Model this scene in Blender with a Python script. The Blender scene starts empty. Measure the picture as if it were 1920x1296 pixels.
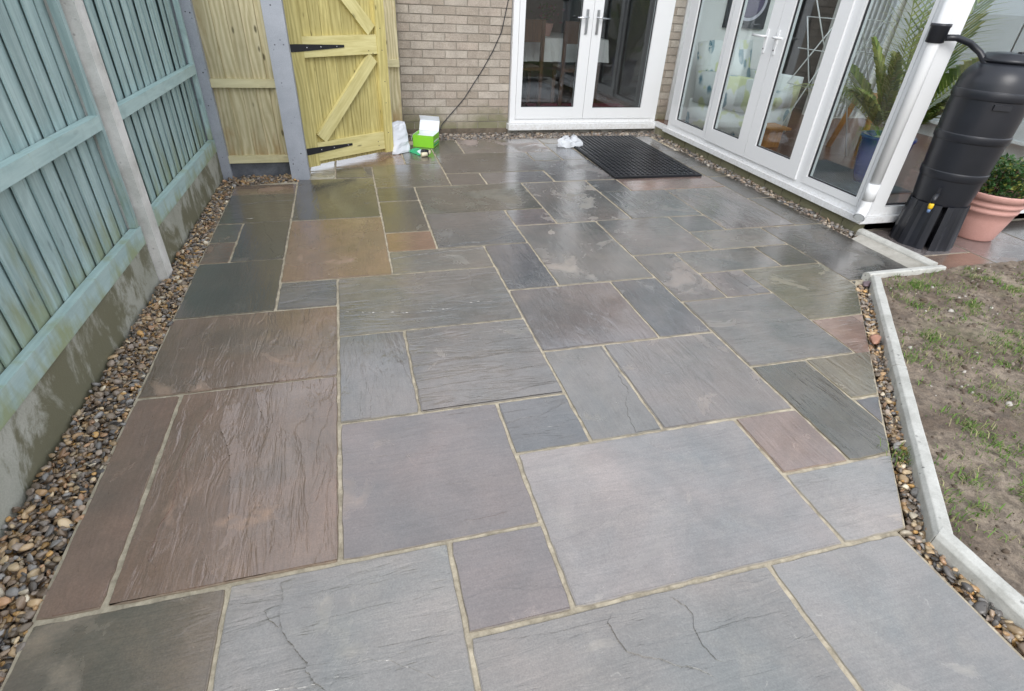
import bpy, bmesh, math, random
import numpy as np
from mathutils import Vector, Matrix
random.seed(7); rng = np.random.default_rng(11)
R = math.radians
sc = bpy.context.scene
C = sc.collection

# ------------------------------------------------------------------ camera
YAW, PITCH, ROLL, FPX, CAMH = R(16.977), R(33.697), R(3.1305), 1013.8, 1.37
fwd = Vector((math.sin(YAW)*math.cos(PITCH), math.cos(YAW)*math.cos(PITCH), -math.sin(PITCH)))
rgt0 = Vector((math.cos(YAW), -math.sin(YAW), 0)); up0 = rgt0.cross(fwd)
rgt = math.cos(ROLL)*rgt0 + math.sin(ROLL)*up0
upv = -math.sin(ROLL)*rgt0 + math.cos(ROLL)*up0
cam = bpy.data.cameras.new('camera'); camo = bpy.data.objects.new('camera', cam); C.objects.link(camo)
M = Matrix((rgt, upv, -fwd)).transposed().to_4x4(); M.translation = (0, 0, CAMH)
camo.matrix_world = M
cam.sensor_width = 36; cam.lens = FPX/1920*36; cam.clip_start = .05; cam.clip_end = 2000
sc.camera = camo

# ------------------------------------------------------------------ light
SUN_EL, SUN_AZ = R(38), R(203)          # weak sun behind thin cloud, from behind the camera
w = bpy.data.worlds.new('World'); sc.world = w; w.use_nodes = True
nt = w.node_tree; bg = nt.nodes['Background']
sky = nt.nodes.new('ShaderNodeTexSky'); sky.sky_type = 'NISHITA'; sky.sun_disc = False
sky.sun_elevation = SUN_EL; sky.sun_rotation = SUN_AZ; sky.air_density = 1.0; sky.dust_density = 3.0; sky.ozone_density = 1.0
hs = nt.nodes.new('ShaderNodeHueSaturation'); hs.inputs['Saturation'].default_value = .5
nt.links.new(sky.outputs[0], hs.inputs['Color']); ov = nt.nodes.new('ShaderNodeMix'); ov.data_type = 'RGBA'; ov.inputs[0].default_value = .72     # even white cloud layer over the clear sky
ov.inputs[7].default_value = (5.3, 5.6, 6.05, 1); nt.links.new(hs.outputs[0], ov.inputs[6]); nt.links.new(ov.outputs[2], bg.inputs[0])
bg.inputs[1].default_value = .135
sl = bpy.data.lights.new('sun', 'SUN'); sl.energy = .8; sl.angle = R(32); sl.color = (1, .985, .96)
so = bpy.data.objects.new('sun', sl); C.objects.link(so)
sdir = Vector((math.sin(SUN_AZ)*math.cos(SUN_EL), math.cos(SUN_AZ)*math.cos(SUN_EL), math.sin(SUN_EL)))
so.rotation_euler = sdir.to_track_quat('Z', 'Y').to_euler()
so.location = (0, -3, 8)
sc.view_settings.view_transform = 'Standard'; sc.view_settings.look = 'None'; sc.view_settings.gamma = 1
sc.view_settings.exposure = 1.06
sc.cycles.use_denoising = True
sc.cycles.max_bounces = 10; sc.cycles.transparent_max_bounces = 24; sc.cycles.caustics_reflective = False; sc.cycles.caustics_refractive = False

# ------------------------------------------------------------------ helpers: materials
def s2l(c):
    return tuple(((v/255)/12.92 if v/255 <= .04045 else ((v/255+.055)/1.055)**2.4) for v in c)
class NT:
    def __init__(s, name):
        s.m = bpy.data.materials.new(name); s.m.use_nodes = True; s.t = s.m.node_tree
        s.b = s.t.nodes['Principled BSDF']; s.out = s.t.nodes['Material Output']
    def n(s, typ, **kw):
        nd = s.t.nodes.new(typ)
        for k, v in kw.items():
            if k in nd.inputs: s.set(nd.inputs[k], v)
            else: setattr(nd, k, v)
        return nd
    def set(s, inp, v):
        if isinstance(v, bpy.types.NodeSocket): s.t.links.new(v, inp)
        elif isinstance(v, bpy.types.Node): s.t.links.new(v.outputs[0], inp)
        else: inp.default_value = v
    def coord(s, scale=(1, 1, 1), kind='Object', rand=0):
        tc = s.n('ShaderNodeTexCoord'); src = tc.outputs[kind]
        if rand:
            oi = s.n('ShaderNodeObjectInfo')
            mm = s.n('ShaderNodeVectorMath', operation='SCALE'); cx = s.n('ShaderNodeCombineXYZ')
            s.set(cx.inputs[0], oi.outputs['Random']); s.set(cx.inputs[1], oi.outputs['Random']); s.set(cx.inputs[2], oi.outputs['Random'])
            s.set(mm.inputs[0], cx); mm.inputs['Scale'].default_value = rand
            ad = s.n('ShaderNodeVectorMath', operation='ADD'); s.set(ad.inputs[0], src); s.set(ad.inputs[1], mm); src = ad.outputs[0]
        mp = s.n('ShaderNodeMapping'); s.set(mp.inputs['Vector'], src); mp.inputs['Scale'].default_value = scale
        return mp.outputs[0]
    def noise(s, vec, scale, detail=4, rough=.55, dist=0):
        nd = s.n('ShaderNodeTexNoise'); s.set(nd.inputs['Vector'], vec); nd.inputs['Scale'].default_value = scale
        nd.inputs['Detail'].default_value = detail; nd.inputs['Roughness'].default_value = rough; nd.inputs['Distortion'].default_value = dist
        return nd.outputs[0]
    def ramp(s, fac, stops):
        nd = s.n('ShaderNodeValToRGB'); s.set(nd.inputs[0], fac); e = nd.color_ramp.elements
        while len(e) < len(stops): e.new(.5)
        for el, (p, c) in zip(e, stops):
            el.position = p; el.color = (*c, 1) if not isinstance(c, (int, float)) else (c, c, c, 1)
        return nd.outputs[0]
    def mix(s, fac, a, b, mode='MIX'):
        nd = s.n('ShaderNodeMix', data_type='RGBA', blend_type=mode)
        s.set(nd.inputs[0], fac)
        for i, v in ((6, a), (7, b)):
            if isinstance(v, tuple) and len(v) == 3: v = (*v, 1)
            s.set(nd.inputs[i], v)
        return nd.outputs[2]
    def mth(s, op, a, b=0.0, clamp=False):
        nd = s.n('ShaderNodeMath', operation=op, use_clamp=clamp); s.set(nd.inputs[0], a); s.set(nd.inputs[1], b); return nd.outputs[0]
    def bump(s, h, strength=.3, dist=.005, prev=None):
        nd = s.n('ShaderNodeBump'); nd.inputs['Strength'].default_value = strength; nd.inputs['Distance'].default_value = dist
        s.set(nd.inputs['Height'], h)
        if prev is not None: s.set(nd.inputs['Normal'], prev)
        return nd.outputs[0]
    def fin(s, col=None, rough=None, nor=None, metal=None, spec=None):
        if col is not None: s.set(s.b.inputs['Base Color'], (*col, 1) if isinstance(col, tuple) and len(col) == 3 else col)
        if rough is not None: s.set(s.b.inputs['Roughness'], rough)
        if nor is not None: s.set(s.b.inputs['Normal'], nor)
        if metal is not None: s.b.inputs['Metallic'].default_value = metal
        if spec is not None: s.b.inputs['Specular IOR Level'].default_value = spec
        return s.m

def m_plain(name, col, rough=.5, var=.12, scale=6, bump=.1, bscale=60, metal=0, spec=.5):
    t = NT(name); v = t.coord(rand=7)
    n = t.noise(v, scale, 5); f = t.ramp(n, [(.3, 0), (.7, 1)])
    c = t.mix(f, tuple(x*(1-var) for x in col), tuple(min(1, x*(1+var)) for x in col))
    nb = t.noise(v, bscale, 3)
    return t.fin(c, rough, t.bump(nb, bump, .003), metal, spec)

def m_wood(name, col, dark, axis='z', rough=.75, stain=None, stainz=None, knots=.6, vary=.25, wav=.18, wthr=.4):
    t = NT(name); s = {'x': (1.2, 14, 14), 'y': (14, 1.2, 14), 'z': (14, 14, 1.2)}[axis]
    v = t.coord(s, rand=31); v1 = t.coord((1, 1, 1), rand=31)
    g = t.noise(v, 4, 6, .65, .6); g2 = t.noise(v, 18, 3, .6)
    w = t.n('ShaderNodeTexWave', wave_type='BANDS', bands_direction={'x': 'Y', 'y': 'X', 'z': 'X'}[axis]); t.set(w.inputs['Vector'], t.coord({'x': (1, 6, 6), 'y': (6, 1, 6), 'z': (6, 6, 1)}[axis], rand=31))
    w.inputs['Scale'].default_value = 1.6; w.inputs['Distortion'].default_value = 14; w.inputs['Detail'].default_value = 3; w.inputs['Detail Scale'].default_value = .8
    f = t.mix(wav, g, w.outputs[0]); f = t.ramp(f, [(.30, 0), (.70, 1)])
    c = t.mix(f, tuple(dark), tuple(col))
    oi = t.n('ShaderNodeObjectInfo')
    br = t.mth('MULTIPLY_ADD', oi.outputs['Random'], vary); br.node.inputs[2].default_value = 1-vary/2
    c = t.mix(1.0, c, br, 'MULTIPLY')
    wn = t.noise(t.coord((1, 1, 1), rand=31), 5.5, 7, .68, .8); c = t.mix(t.ramp(wn, [(.52, 0), (.75, wthr)]), c, tuple(x*.6 for x in dark))
    if knots:
        vo = t.n('ShaderNodeTexVoronoi', feature='F1'); t.set(vo.inputs['Vector'], t.coord({'x': (2.2, 7, 7), 'y': (7, 2.2, 7), 'z': (7, 7, 2.6)}[axis], rand=17)); vo.inputs['Scale'].default_value = 1.7
        k = t.ramp(vo.outputs['Distance'], [(.07, 1), (.13, 0)]); k = t.mth('MULTIPLY', k, knots)
        c = t.mix(k, c, tuple(x*.35 for x in dark))
    if stain:
        z = t.n('ShaderNodeSeparateXYZ'); g_ = t.n('ShaderNodeNewGeometry'); t.set(z.inputs[0], g_.outputs['Position'])
        sn = t.noise(t.coord((1, 1, .35), rand=9), 9, 5, .65)
        hz = t.n('ShaderNodeMapRange'); t.set(hz.inputs[0], z.outputs[2]); hz.inputs[1].default_value = stainz[0]; hz.inputs[2].default_value = stainz[1]; hz.inputs[3].default_value = 1; hz.inputs[4].default_value = 0
        sf = t.mth('ADD', sn, t.mth('MULTIPLY', hz.outputs[0], .30)); sf = t.ramp(sf, [(.62, 0), (.84, .7)])
        c = t.mix(sf, c, tuple(stain))
    nb = t.bump(t.mix(.4, g, g2), .35, .003)
    return t.fin(c, rough, nb, spec=.35)

def m_concrete(name, col, col2, rough=.8, scale=5, speck=.0, stain=None):
    t = NT(name); v = t.coord(rand=13)
    n = t.noise(v, scale, 7, .65, .3); f = t.ramp(n, [(.34, 0), (.66, 1)]); c = t.mix(f, tuple(col2), tuple(col))
    fine = t.noise(v, 160, 3, .7); c = t.mix(.25, c, t.ramp(fine, [(.3, .25), (.7, .95)]), 'SOFT_LIGHT')
    if stain:
        sn = t.noise(t.coord((1, 1, .6), rand=5), 3.2, 7, .7, .5); sf = t.ramp(sn, [(.45, 0), (.53, .92)]); c = t.mix(sf, c, tuple(stain)); ef = t.ramp(t.noise(t.coord((1, 1, .5), rand=3), 6.5, 7, .72), [(.56, 0), (.66, .55)]); c = t.mix(ef, c, (.55, .55, .49))
    nb = t.bump(fine, .35, .003); 
    if speck:
        vo = t.n('ShaderNodeTexVoronoi', feature='F1'); t.set(vo.inputs['Vector'], v); vo.inputs['Scale'].default_value = 34
        k = t.ramp(vo.outputs['Distance'], [(.13, 1), (.2, 0)]); k2 = t.ramp(t.noise(v, 9, 3), [(.5, 0), (.62, 1)]); k = t.mth('MULTIPLY', k, k2)
        c = t.mix(t.mth('MULTIPLY', k, speck), c, (.03, .03, .03)); nb = t.bump(t.mth('SUBTRACT', 1.0, k), .5, .004, nb)
    return t.fin(c, rough, nb, spec=.4)

def m_glass(name, tint=(.93, .96, .96), ior=1.62):
    t = NT(name); t.t.nodes.remove(t.b)
    tr = t.n('ShaderNodeBsdfTransparent'); tr.inputs[0].default_value = (*tint, 1)
    gl = t.n('ShaderNodeBsdfGlossy'); gl.inputs['Roughness'].default_value = .0; gl.inputs[0].default_value = (.95, .97, 1, 1)
    lw = t.n('ShaderNodeLayerWeight'); lw.inputs[0].default_value = .5
    f0 = ((ior-1)/(ior+1))**2; p5 = t.mth('POWER', lw.outputs['Facing'], 5.0); fr = t.mth('MULTIPLY_ADD', p5, 1-f0); fr.node.inputs[2].default_value = f0
    mx = t.n('ShaderNodeMixShader'); t.set(mx.inputs[0], fr); t.set(mx.inputs[1], tr); t.set(mx.inputs[2], gl); t.set(t.out.inputs[0], mx)
    return t.m

def m_upvc(name, col=(.74, .75, .76)):
    t = NT(name); v = t.coord(); n = t.noise(v, 5, 5, .6); c = t.mix(t.ramp(n, [(.45, 0), (.8, .35)]), col, tuple(x*.95 for x in col))
    g = t.n('ShaderNodeNewGeometry'); sp = t.n('ShaderNodeSeparateXYZ'); t.set(sp.inputs[0], g.outputs['Position']); hz = t.n('ShaderNodeMapRange'); t.set(hz.inputs[0], sp.outputs[2]); hz.inputs[1].default_value = .05; hz.inputs[2].default_value = .26; hz.inputs[3].default_value = .34; hz.inputs[4].default_value = 0
    dn = t.noise(v, 38, 6, .75); df = t.ramp(t.mth('ADD', dn, hz.outputs[0]), [(.70, 0), (.98, .4)]); c = t.mix(df, c, (.36, .32, .26))
    return t.fin(c, .28)

def m_slab():
    t = NT('riven_sandstone')
    oi = t.n('ShaderNodeObjectInfo'); base = oi.outputs['Color']
    at = t.n('ShaderNodeAttribute', attribute_type='OBJECT', attribute_name='grain')
    rv = t.n('ShaderNodeAttribute', attribute_type='OBJECT', attribute_name='riven')
    dr = t.n('ShaderNodeAttribute', attribute_type='OBJECT', attribute_name='dry')
    v = t.coord((1, 1, 1), rand=53)
    # grain: stretched along x (0) or y (1)
    va = t.coord((2.2, 46, 1), rand=53); vb = t.coord((46, 2.2, 1), rand=53)
    mv = t.n('ShaderNodeMix', data_type='VECTOR'); t.set(mv.inputs[0], at.outputs['Fac']); t.set(mv.inputs[4], va); t.set(mv.inputs[5], vb)
    warp = t.noise(v, 2.3, 3)
    av = t.n('ShaderNodeVectorMath', operation='MULTIPLY_ADD'); cx = t.n('ShaderNodeCombineXYZ'); t.set(cx.inputs[0], warp); t.set(cx.inputs[1], warp)
    t.set(av.inputs[0], cx); av.inputs[1].default_value = (2.0, 2.0, 0); t.set(av.inputs[2], mv.outputs[1])
    gr = t.noise(av.outputs[0], 2.6, 6, .62, .2)
    big = t.noise(v, 2.1, 5, .55, .4)
    med = t.noise(v, 7.5, 6, .6, .5)
    fine = t.noise(v, 210, 3, .7)
    # terraces: thin layers flaked off
    tv = t.n('ShaderNodeMix', data_type='VECTOR'); t.set(tv.inputs[0], at.outputs['Fac']); t.set(tv.inputs[4], t.coord((.9, 4.2, 1), rand=53)); t.set(tv.inputs[5], t.coord((4.2, .9, 1), rand=53))
    ter = t.noise(tv.outputs[1], 1.3, 3, .5, .3); tg = t.mth('ADD', ter, t.mth('MULTIPLY', gr, .05))
    tq = t.mth('MULTIPLY', tg, 5.0); fl = t.mth('FLOOR', tq); fr = t.mth('SUBTRACT', tq, fl)
    st = t.ramp(fr, [(0, 0), (.06, 1)]); terr = t.mth('ADD', fl, st)
    # a few deeper crack lines
    vv = t.n('ShaderNodeVectorMath', operation='MULTIPLY_ADD'); nz = t.n('ShaderNodeTexNoise'); t.set(nz.inputs['Vector'], v); nz.inputs['Scale'].default_value = 6; nz.inputs['Detail'].default_value = 5
    t.set(vv.inputs[0], nz.outputs['Color']); vv.inputs[1].default_value = (.22, .22, .22); t.set(vv.inputs[2], v)
    vo = t.n('ShaderNodeTexVoronoi', feature='DISTANCE_TO_EDGE'); t.set(vo.inputs['Vector'], vv.outputs[0]); vo.inputs['Scale'].default_value = 1.35
    cr = t.ramp(vo.outputs['Distance'], [(.0, 1), (.006, 0)])
    crm = t.ramp(t.noise(v, 3.1, 3), [(.50, 0), (.60, 1)]); crk = t.mth('MULTIPLY', t.mth('MULTIPLY', cr, crm), 0.0)
    # colour
    c = t.mix(t.ramp(big, [(.32, 0), (.68, 1)]), t.mix(1.0, base, (.74, .79, .80), 'MULTIPLY'), t.mix(1.0, base, (1.26, 1.14, 1.08), 'MULTIPLY'))
    c = t.mix(t.ramp(gr, [(.38, .0), (.64, .42)]), c, t.mix(1.0, c, (.72, .73, .74), 'MULTIPLY'))
    c = t.mix(t.mth('MULTIPLY', t.ramp(med, [(.52, 0), (.72, 1)]), .30), c, t.mix(1.0, base, (1.35, 1.28, 1.15), 'MULTIPLY'))
    grit = t.noise(v, 75, 4, .75); c = t.mix(.09, c, t.ramp(grit, [(.30, .12), (.70, .92)]), 'OVERLAY')
    c = t.mix(.17, c, t.ramp(fine, [(.30, .05), (.70, 1)]), 'OVERLAY')
    mot = t.noise(v, 4.2, 7, .68, .9); c = t.mix(t.ramp(mot, [(.40, .0), (.60, .5)]), c, t.mix(1.0, c, (.74, .72, .71), 'MULTIPLY'))
    scf = t.mth('MULTIPLY', t.ramp(t.noise(v, 34, 5, .7, 1.5), [(.62, 0), (.70, 1)]), t.ramp(t.noise(v, 3.3, 2), [(.52, 0), (.62, 1)])); c = t.mix(t.mth('MULTIPLY', scf, .45), c, t.mix(1.0, base, (1.9, 1.85, 1.75), 'MULTIPLY'))
    c = t.mix(t.mth('MULTIPLY', crk, .85), c, (.035, .032, .030))
    # partly dried patches: paler and duller
    dn = t.noise(v, 2.9, 6, .6, .6); dd = t.mth('ADD', dn, t.mth('MULTIPLY', dr.outputs['Fac'], .30)); df = t.ramp(dd, [(.60, 0), (.68, 1)])
    c = t.mix(df, c, t.mix(1.0, c, (1.55, 1.50, 1.42), 'MULTIPLY'))
    ro = t.ramp(t.noise(v, 1.9, 4, .6, .4), [(.38, .06), (.66, .28)]); ro = t.mix(df, ro, (.62, .62, .62))
    h1 = t.bump(big, .35, .008)
    h2 = t.bump(t.mth('MULTIPLY', terr, rv.outputs['Fac']), 1.0, .0007, h1)
    rid = t.noise(tv.outputs[1], 4.0, 4, .6, .5); ridg = t.mth('ABSOLUTE', t.mth('SUBTRACT', rid, .5)); rvm = t.mth('MULTIPLY_ADD', rv.outputs['Fac'], .95); rvm.node.inputs[2].default_value = .06; h2 = t.bump(t.mth('MULTIPLY', t.mth('ADD', rid, t.mth('MULTIPLY', ridg, -1.6)), rvm), .8, .0062, h2)
    h3 = t.bump(gr, .55, .0012, h2)
    h4 = t.bump(t.mth('SUBTRACT', 1.0, crk), 1.0, .004, h3)
    h5 = t.bump(fine, .22, .0004, h4)
    t.b.inputs['Coat Weight'].default_value = .7; t.b.inputs['Coat IOR'].default_value = 1.5; t.set(t.b.inputs['Coat Roughness'], ro); t.set(t.b.inputs['Coat Normal'], h3)
    return t.fin(c, ro, h5, spec=.9)

def m_vcol(name, rough, bscale=80, spec=.5, trans=0, bump=.2):
    t = NT(name); a = t.n('ShaderNodeVertexColor', layer_name='Col'); v = t.coord()
    n = t.noise(v, bscale, 4, .6)
    c = t.mix(.35, a.outputs[0], t.ramp(n, [(.3, .2), (.7, .9)]), 'SOFT_LIGHT')
    if trans:
        t.b.inputs['Transmission Weight'].default_value = 0
        tl = t.n('ShaderNodeBsdfTranslucent'); t.set(tl.inputs[0], c); mx = t.n('ShaderNodeMixShader'); mx.inputs[0].default_value = trans
        t.set(mx.inputs[1], t.b.outputs[0]); t.set(mx.inputs[2], tl); t.set(t.out.inputs[0], mx)
    return t.fin(c, rough, t.bump(n, bump, .002), spec=spec)

MT = {}
MT['slab'] = m_slab()
def m_edge():
    t = NT('dusty_stone_edge'); oi = t.n('ShaderNodeObjectInfo'); v = t.coord(rand=5)
    return t.fin(t.mix(.45, t.mix(1.0, oi.outputs['Color'], (1.1, 1.07, 1.0), 'MULTIPLY'), t.ramp(t.noise(v, 40, 4), [(.3, (.16, .14, .11)), (.7, (.34, .30, .23))])), .9, t.bump(t.noise(v, 120, 3), .5, .002), spec=.1)
MT['slab_edge'] = m_edge()
MT['mortar'] = m_concrete('joint_mortar', (.50, .435, .325), (.25, .215, .16), .95, 22)
MT['cement'] = m_concrete('cement', (.42, .40, .36), (.25, .235, .20), .85, 6)
MT['green'] = m_wood('green_painted_timber', (.46, .585, .57), (.29, .40, .395), 'z', .6, (.27, .29, .13), (.2, .62), knots=.45, vary=.22)
MT['green_rail'] = m_wood('green_painted_rail', (.47, .605, .585), (.36, .49, .48), 'y', .6, (.30, .32, .12), (.18, .36), knots=.2, vary=.1)
MT['pale'] = m_wood('treated_pale_timber', (.68, .61, .40), (.46, .395, .225), 'z', .75, (.36, .21, .075), (.1, .4), knots=.98, vary=.34, wthr=.25, wav=.3)
MT['pale_rail'] = m_wood('treated_pale_rail', (.72, .66, .42), (.60, .54, .32), 'x', .75, knots=.3, vary=.1)
MT['gate'] = m_wood('green_treated_softwood', (.63, .555, .235), (.40, .33, .115), 'z', .75, knots=.95, vary=.22, wthr=.18, wav=.2)
MT['gate_rail'] = m_wood('green_treated_rail', (.72, .65, .32), (.55, .48, .20), 'x', .75, knots=.8, vary=.1, wthr=.12, wav=.18)
MT['post'] = m_concrete('concrete_post', (.78, .76, .72), (.52, .51, .47), .85, 7, .3)
MT['post2'] = m_concrete('new_concrete_post', (.40, .42, .465), (.31, .33, .37), .7, 4, .9)
MT['gboard'] = m_concrete('stained_gravel_board', (.46, .46, .40), (.33, .33, .27), .6, 4, 0, (.165, .155, .095))
MT['gboard2'] = m_concrete('dark_gravel_board', (.16, .17, .19), (.06, .065, .075), .5, 6)
MT['kerb'] = m_concrete('kerb_concrete', (.53, .525, .49), (.37, .365, .335), .9, 11, .6)
MT['upvc'] = m_upvc('white_upvc')
MT['upvc_shade'] = m_upvc('shaded_upvc', (.55, .58, .60))  # grey stands for the shade inside the white downpipe shoe
MT['gasket'] = m_plain('black_gasket', (.02, .02, .024), .5, bump=0)
MT['glass'] = m_glass('glass')
MT['black'] = m_plain('black_plastic', (.014, .0155, .021), .34, .15, 5, .08, 200)
MT['blackmetal'] = m_plain('black_iron', (.012, .012, .014), .45, .1, 8, .1, 120)
MT['chrome'] = m_plain('chrome', (.65, .66, .68), .12, .05, 5, 0, 50, 1.0)
MT['rubber'] = m_plain('black_rubber', (.012, .013, .017), .5, .3, 4, .2, 150, 0, .25)
MT['terracotta'] = m_concrete('pink_terracotta_plastic', (.60, .335, .29), (.53, .29, .25), .5, 4)
MT['blue'] = m_plain('blue_glaze', (.025, .035, .22), .12, .2, 4, .05)
MT['orangewood'] = m_wood('orange_pine', (.50, .23, .06), (.36, .15, .035), 'z', .45, knots=.2)
MT['darkwood'] = m_wood('dark_wood', (.10, .045, .02), (.05, .022, .012), 'z', .4, knots=.1)
MT['whitewall'] = m_plain('white_plaster', (.72, .72, .71), .8, .04, 3, .1)
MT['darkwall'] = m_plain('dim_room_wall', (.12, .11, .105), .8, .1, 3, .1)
MT['blind'] = m_plain('pale_fabric_blind', (.62, .64, .66), .8, .05, 3, .1)
MT['cloth'] = m_plain('white_cloth', (.72, .72, .72), .85, .06, 8, .2)
MT['paper'] = m_plain('white_paper', (.66, .68, .73), .6, .03, 10, .2, 30)
MT['boxgreen'] = m_plain('lime_card', (.22, .55, .03), .45, .05, 10, .05)
MT['packgreen'] = m_plain('green_film', (.03, .38, .16), .25, .1, 10, .3, 30)
MT['yellow'] = m_plain('yellow_plastic', (.75, .48, .02), .4, .05)
MT['bluegrey'] = m_plain('blue_grey_plastic', (.12, .20, .36), .4, .05)
MT['pebble'] = m_vcol('wet_pebbles', .3, 60, .5)
MT['leaf'] = m_vcol('leaf', .45, 40, .4, .35)
MT['grass'] = m_vcol('grass', .6, 40, .3, .3)
def m_soil():
    t = NT('muddy_soil'); v = t.coord(kind='Object')
    n = t.noise(v, 3.2, 7, .62, .4); n2 = t.noise(v, 22, 6, .68); n3 = t.noise(v, 120, 4, .7)
    c = t.mix(t.ramp(n, [(.36, 0), (.64, 1)]), (.165, .122, .088), (.33, .268, .205))
    c = t.mix(t.ramp(n2, [(.42, .6), (.56, 0)]), c, (.085, .066, .052))
    c = t.mix(.35, c, t.ramp(n3, [(.3, .1), (.7, .9)]), 'SOFT_LIGHT')
    g = t.ramp(t.noise(v, 1.7, 5, .6), [(.56, 0), (.68, .35)]); c = t.mix(g, c, (.13, .15, .05))
    b = t.bump(n2, .9, .022); b = t.bump(n3, .8, .008, b)
    return t.fin(c, .72, b, spec=.35)
MT['soil'] = m_soil()
def m_bricks():
    t = NT('buff_brick'); oi = t.n('ShaderNodeObjectInfo'); v = t.coord(rand=23)
    n = t.noise(v, 9, 6, .65); f = t.noise(v, 90, 4, .7)
    c = t.ramp(oi.outputs['Random'], [(0, (.34, .29, .235)), (.3, (.40, .345, .29)), (.6, (.44, .39, .33)), (.85, (.48, .43, .37)), (1, (.38, .315, .26))])
    c = t.mix(t.ramp(n, [(.35, .6), (.65, 0)]), c, t.mix(1.0, c, (.66, .66, .66), 'MULTIPLY'))
    c = t.mix(.35, c, t.ramp(f, [(.3, .1), (.7, .95)]), 'SOFT_LIGHT')
    # damp and algae low on the wall
    g = t.n('ShaderNodeNewGeometry'); sp = t.n('ShaderNodeSeparateXYZ'); t.set(sp.inputs[0], g.outputs['Position'])
    hz = t.n('ShaderNodeMapRange'); t.set(hz.inputs[0], sp.outputs[2]); hz.inputs[1].default_value = .05; hz.inputs[2].default_value = .42; hz.inputs[3].default_value = 1; hz.inputs[4].default_value = 0
    a = t.n('ShaderNodeTexNoise'); t.set(a.inputs['Vector'], g.outputs['Position']); a.inputs['Scale'].default_value = 5; a.inputs['Detail'].default_value = 6
    af = t.ramp(t.mth('ADD', t.mth('MULTIPLY', hz.outputs[0], .42), t.mth('MULTIPLY', a.outputs[0], .6)), [(.44, 0), (.66, .8)])
    c = t.mix(af, c, (.15, .15, .075))
    return t.fin(c, .85, t.bump(f, .5, .004, t.bump(n, .4, .006)), spec=.3)
MT['brick'] = m_bricks()
MT['bmortar'] = m_concrete('brick_mortar', (.34, .31, .265), (.24, .215, .18), .9, 8)
def m_floor():
    t = NT('brown_floor'); v = t.coord((1, 7, 1)); n = t.noise(v, 3, 5)
    c = t.mix(n, (.10, .045, .03), (.20, .10, .07)); return t.fin(c, .25)
MT['floor'] = m_floor()
def m_print():
    t = NT('leaf_print_fabric'); v = t.coord()
    n = t.noise(v, 4.5, 2); c = t.mix(t.ramp(n, [(.56, 0), (.60, 1)]), (.74, .76, .74), (.66, .69, .42))
    wv = t.n('ShaderNodeVectorMath', operation='MULTIPLY_ADD'); t.set(wv.inputs[0], t.n('ShaderNodeTexNoise', Scale=3.0).outputs['Color']); wv.inputs[1].default_value = (.25, .25, .25); t.set(wv.inputs[2], t.coord((6, 6, 3.6)))
    vo = t.n('ShaderNodeTexVoronoi', feature='F1'); t.set(vo.inputs['Vector'], wv.outputs[0]); vo.inputs['Scale'].default_value = .9; vo.inputs['Randomness'].default_value = .9
    lf = t.ramp(vo.outputs['Distance'], [(.28, 1), (.33, 0)])
    wa = t.n('ShaderNodeTexWave'); t.set(wa.inputs['Vector'], v); wa.inputs['Scale'].default_value = 34; wa.inputs['Distortion'].default_value = 3
    lf = t.mth('MULTIPLY', lf, t.ramp(wa.outputs[0], [(.25, .25), (.5, 1)]))
    sel = t.ramp(t.noise(v, 2.6, 1), [(.38, 0), (.43, 1)]); c = t.mix(t.mth('MULTIPLY', lf, sel), c, (.10, .22, .28))
    return t.fin(c, .85)
MT['print'] = m_print()
def m_clear():
    t = NT('crumpled_plastic_film'); v = t.coord(); n = t.noise(v, 30, 4, .6, 1)
    tr = t.n('ShaderNodeBsdfTransparent'); mx = t.n('ShaderNodeMixShader'); mx.inputs[0].default_value = .62
    t.fin((.80, .83, .88), .22, t.bump(n, .8, .01)); t.set(mx.inputs[1], tr.outputs[0]); t.set(mx.inputs[2], t.b.outputs[0]); t.set(t.out.inputs[0], mx)
    return t.m
MT['film'] = m_clear()

# ------------------------------------------------------------------ helpers: objects
def wm(o):
    m = o.matrix_basis.copy()
    if o.parent: m = wm(o.parent) @ o.matrix_parent_inverse @ m
    return m
def adopt(o, parent):
    if parent is not None:
        o.parent = parent; o.matrix_parent_inverse = wm(parent).inverted()
    return o
def tag(o, label=None, cat=None, group=None, kind=None):
    if label: o['label'] = label
    if cat: o['category'] = cat
    if group: o['group'] = group
    if kind: o['kind'] = kind
    return o
def thing(name, label, cat, loc=(0, 0, 0), group=None):
    o = bpy.data.objects.new(name, None); o.location = loc; o.empty_display_size = .1; C.objects.link(o)
    return tag(o, label, cat, group)
def obj(name, me, mat=None, parent=None, loc=(0, 0, 0), rot=None):
    if isinstance(mat, str): mat = MT[mat]
    if mat is not None and not me.materials: me.materials.append(mat)
    o = bpy.data.objects.new(name, me); C.objects.link(o); o.location = loc
    if rot is not None: o.rotation_euler = rot
    return adopt(o, parent)
def mesh(name, vs, fs, smooth=False):
    me = bpy.data.meshes.new(name); me.from_pydata([tuple(v) for v in vs], [], fs); me.update()
    if smooth: me.polygons.foreach_set('use_smooth', [True]*len(me.polygons))
    return me
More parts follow.
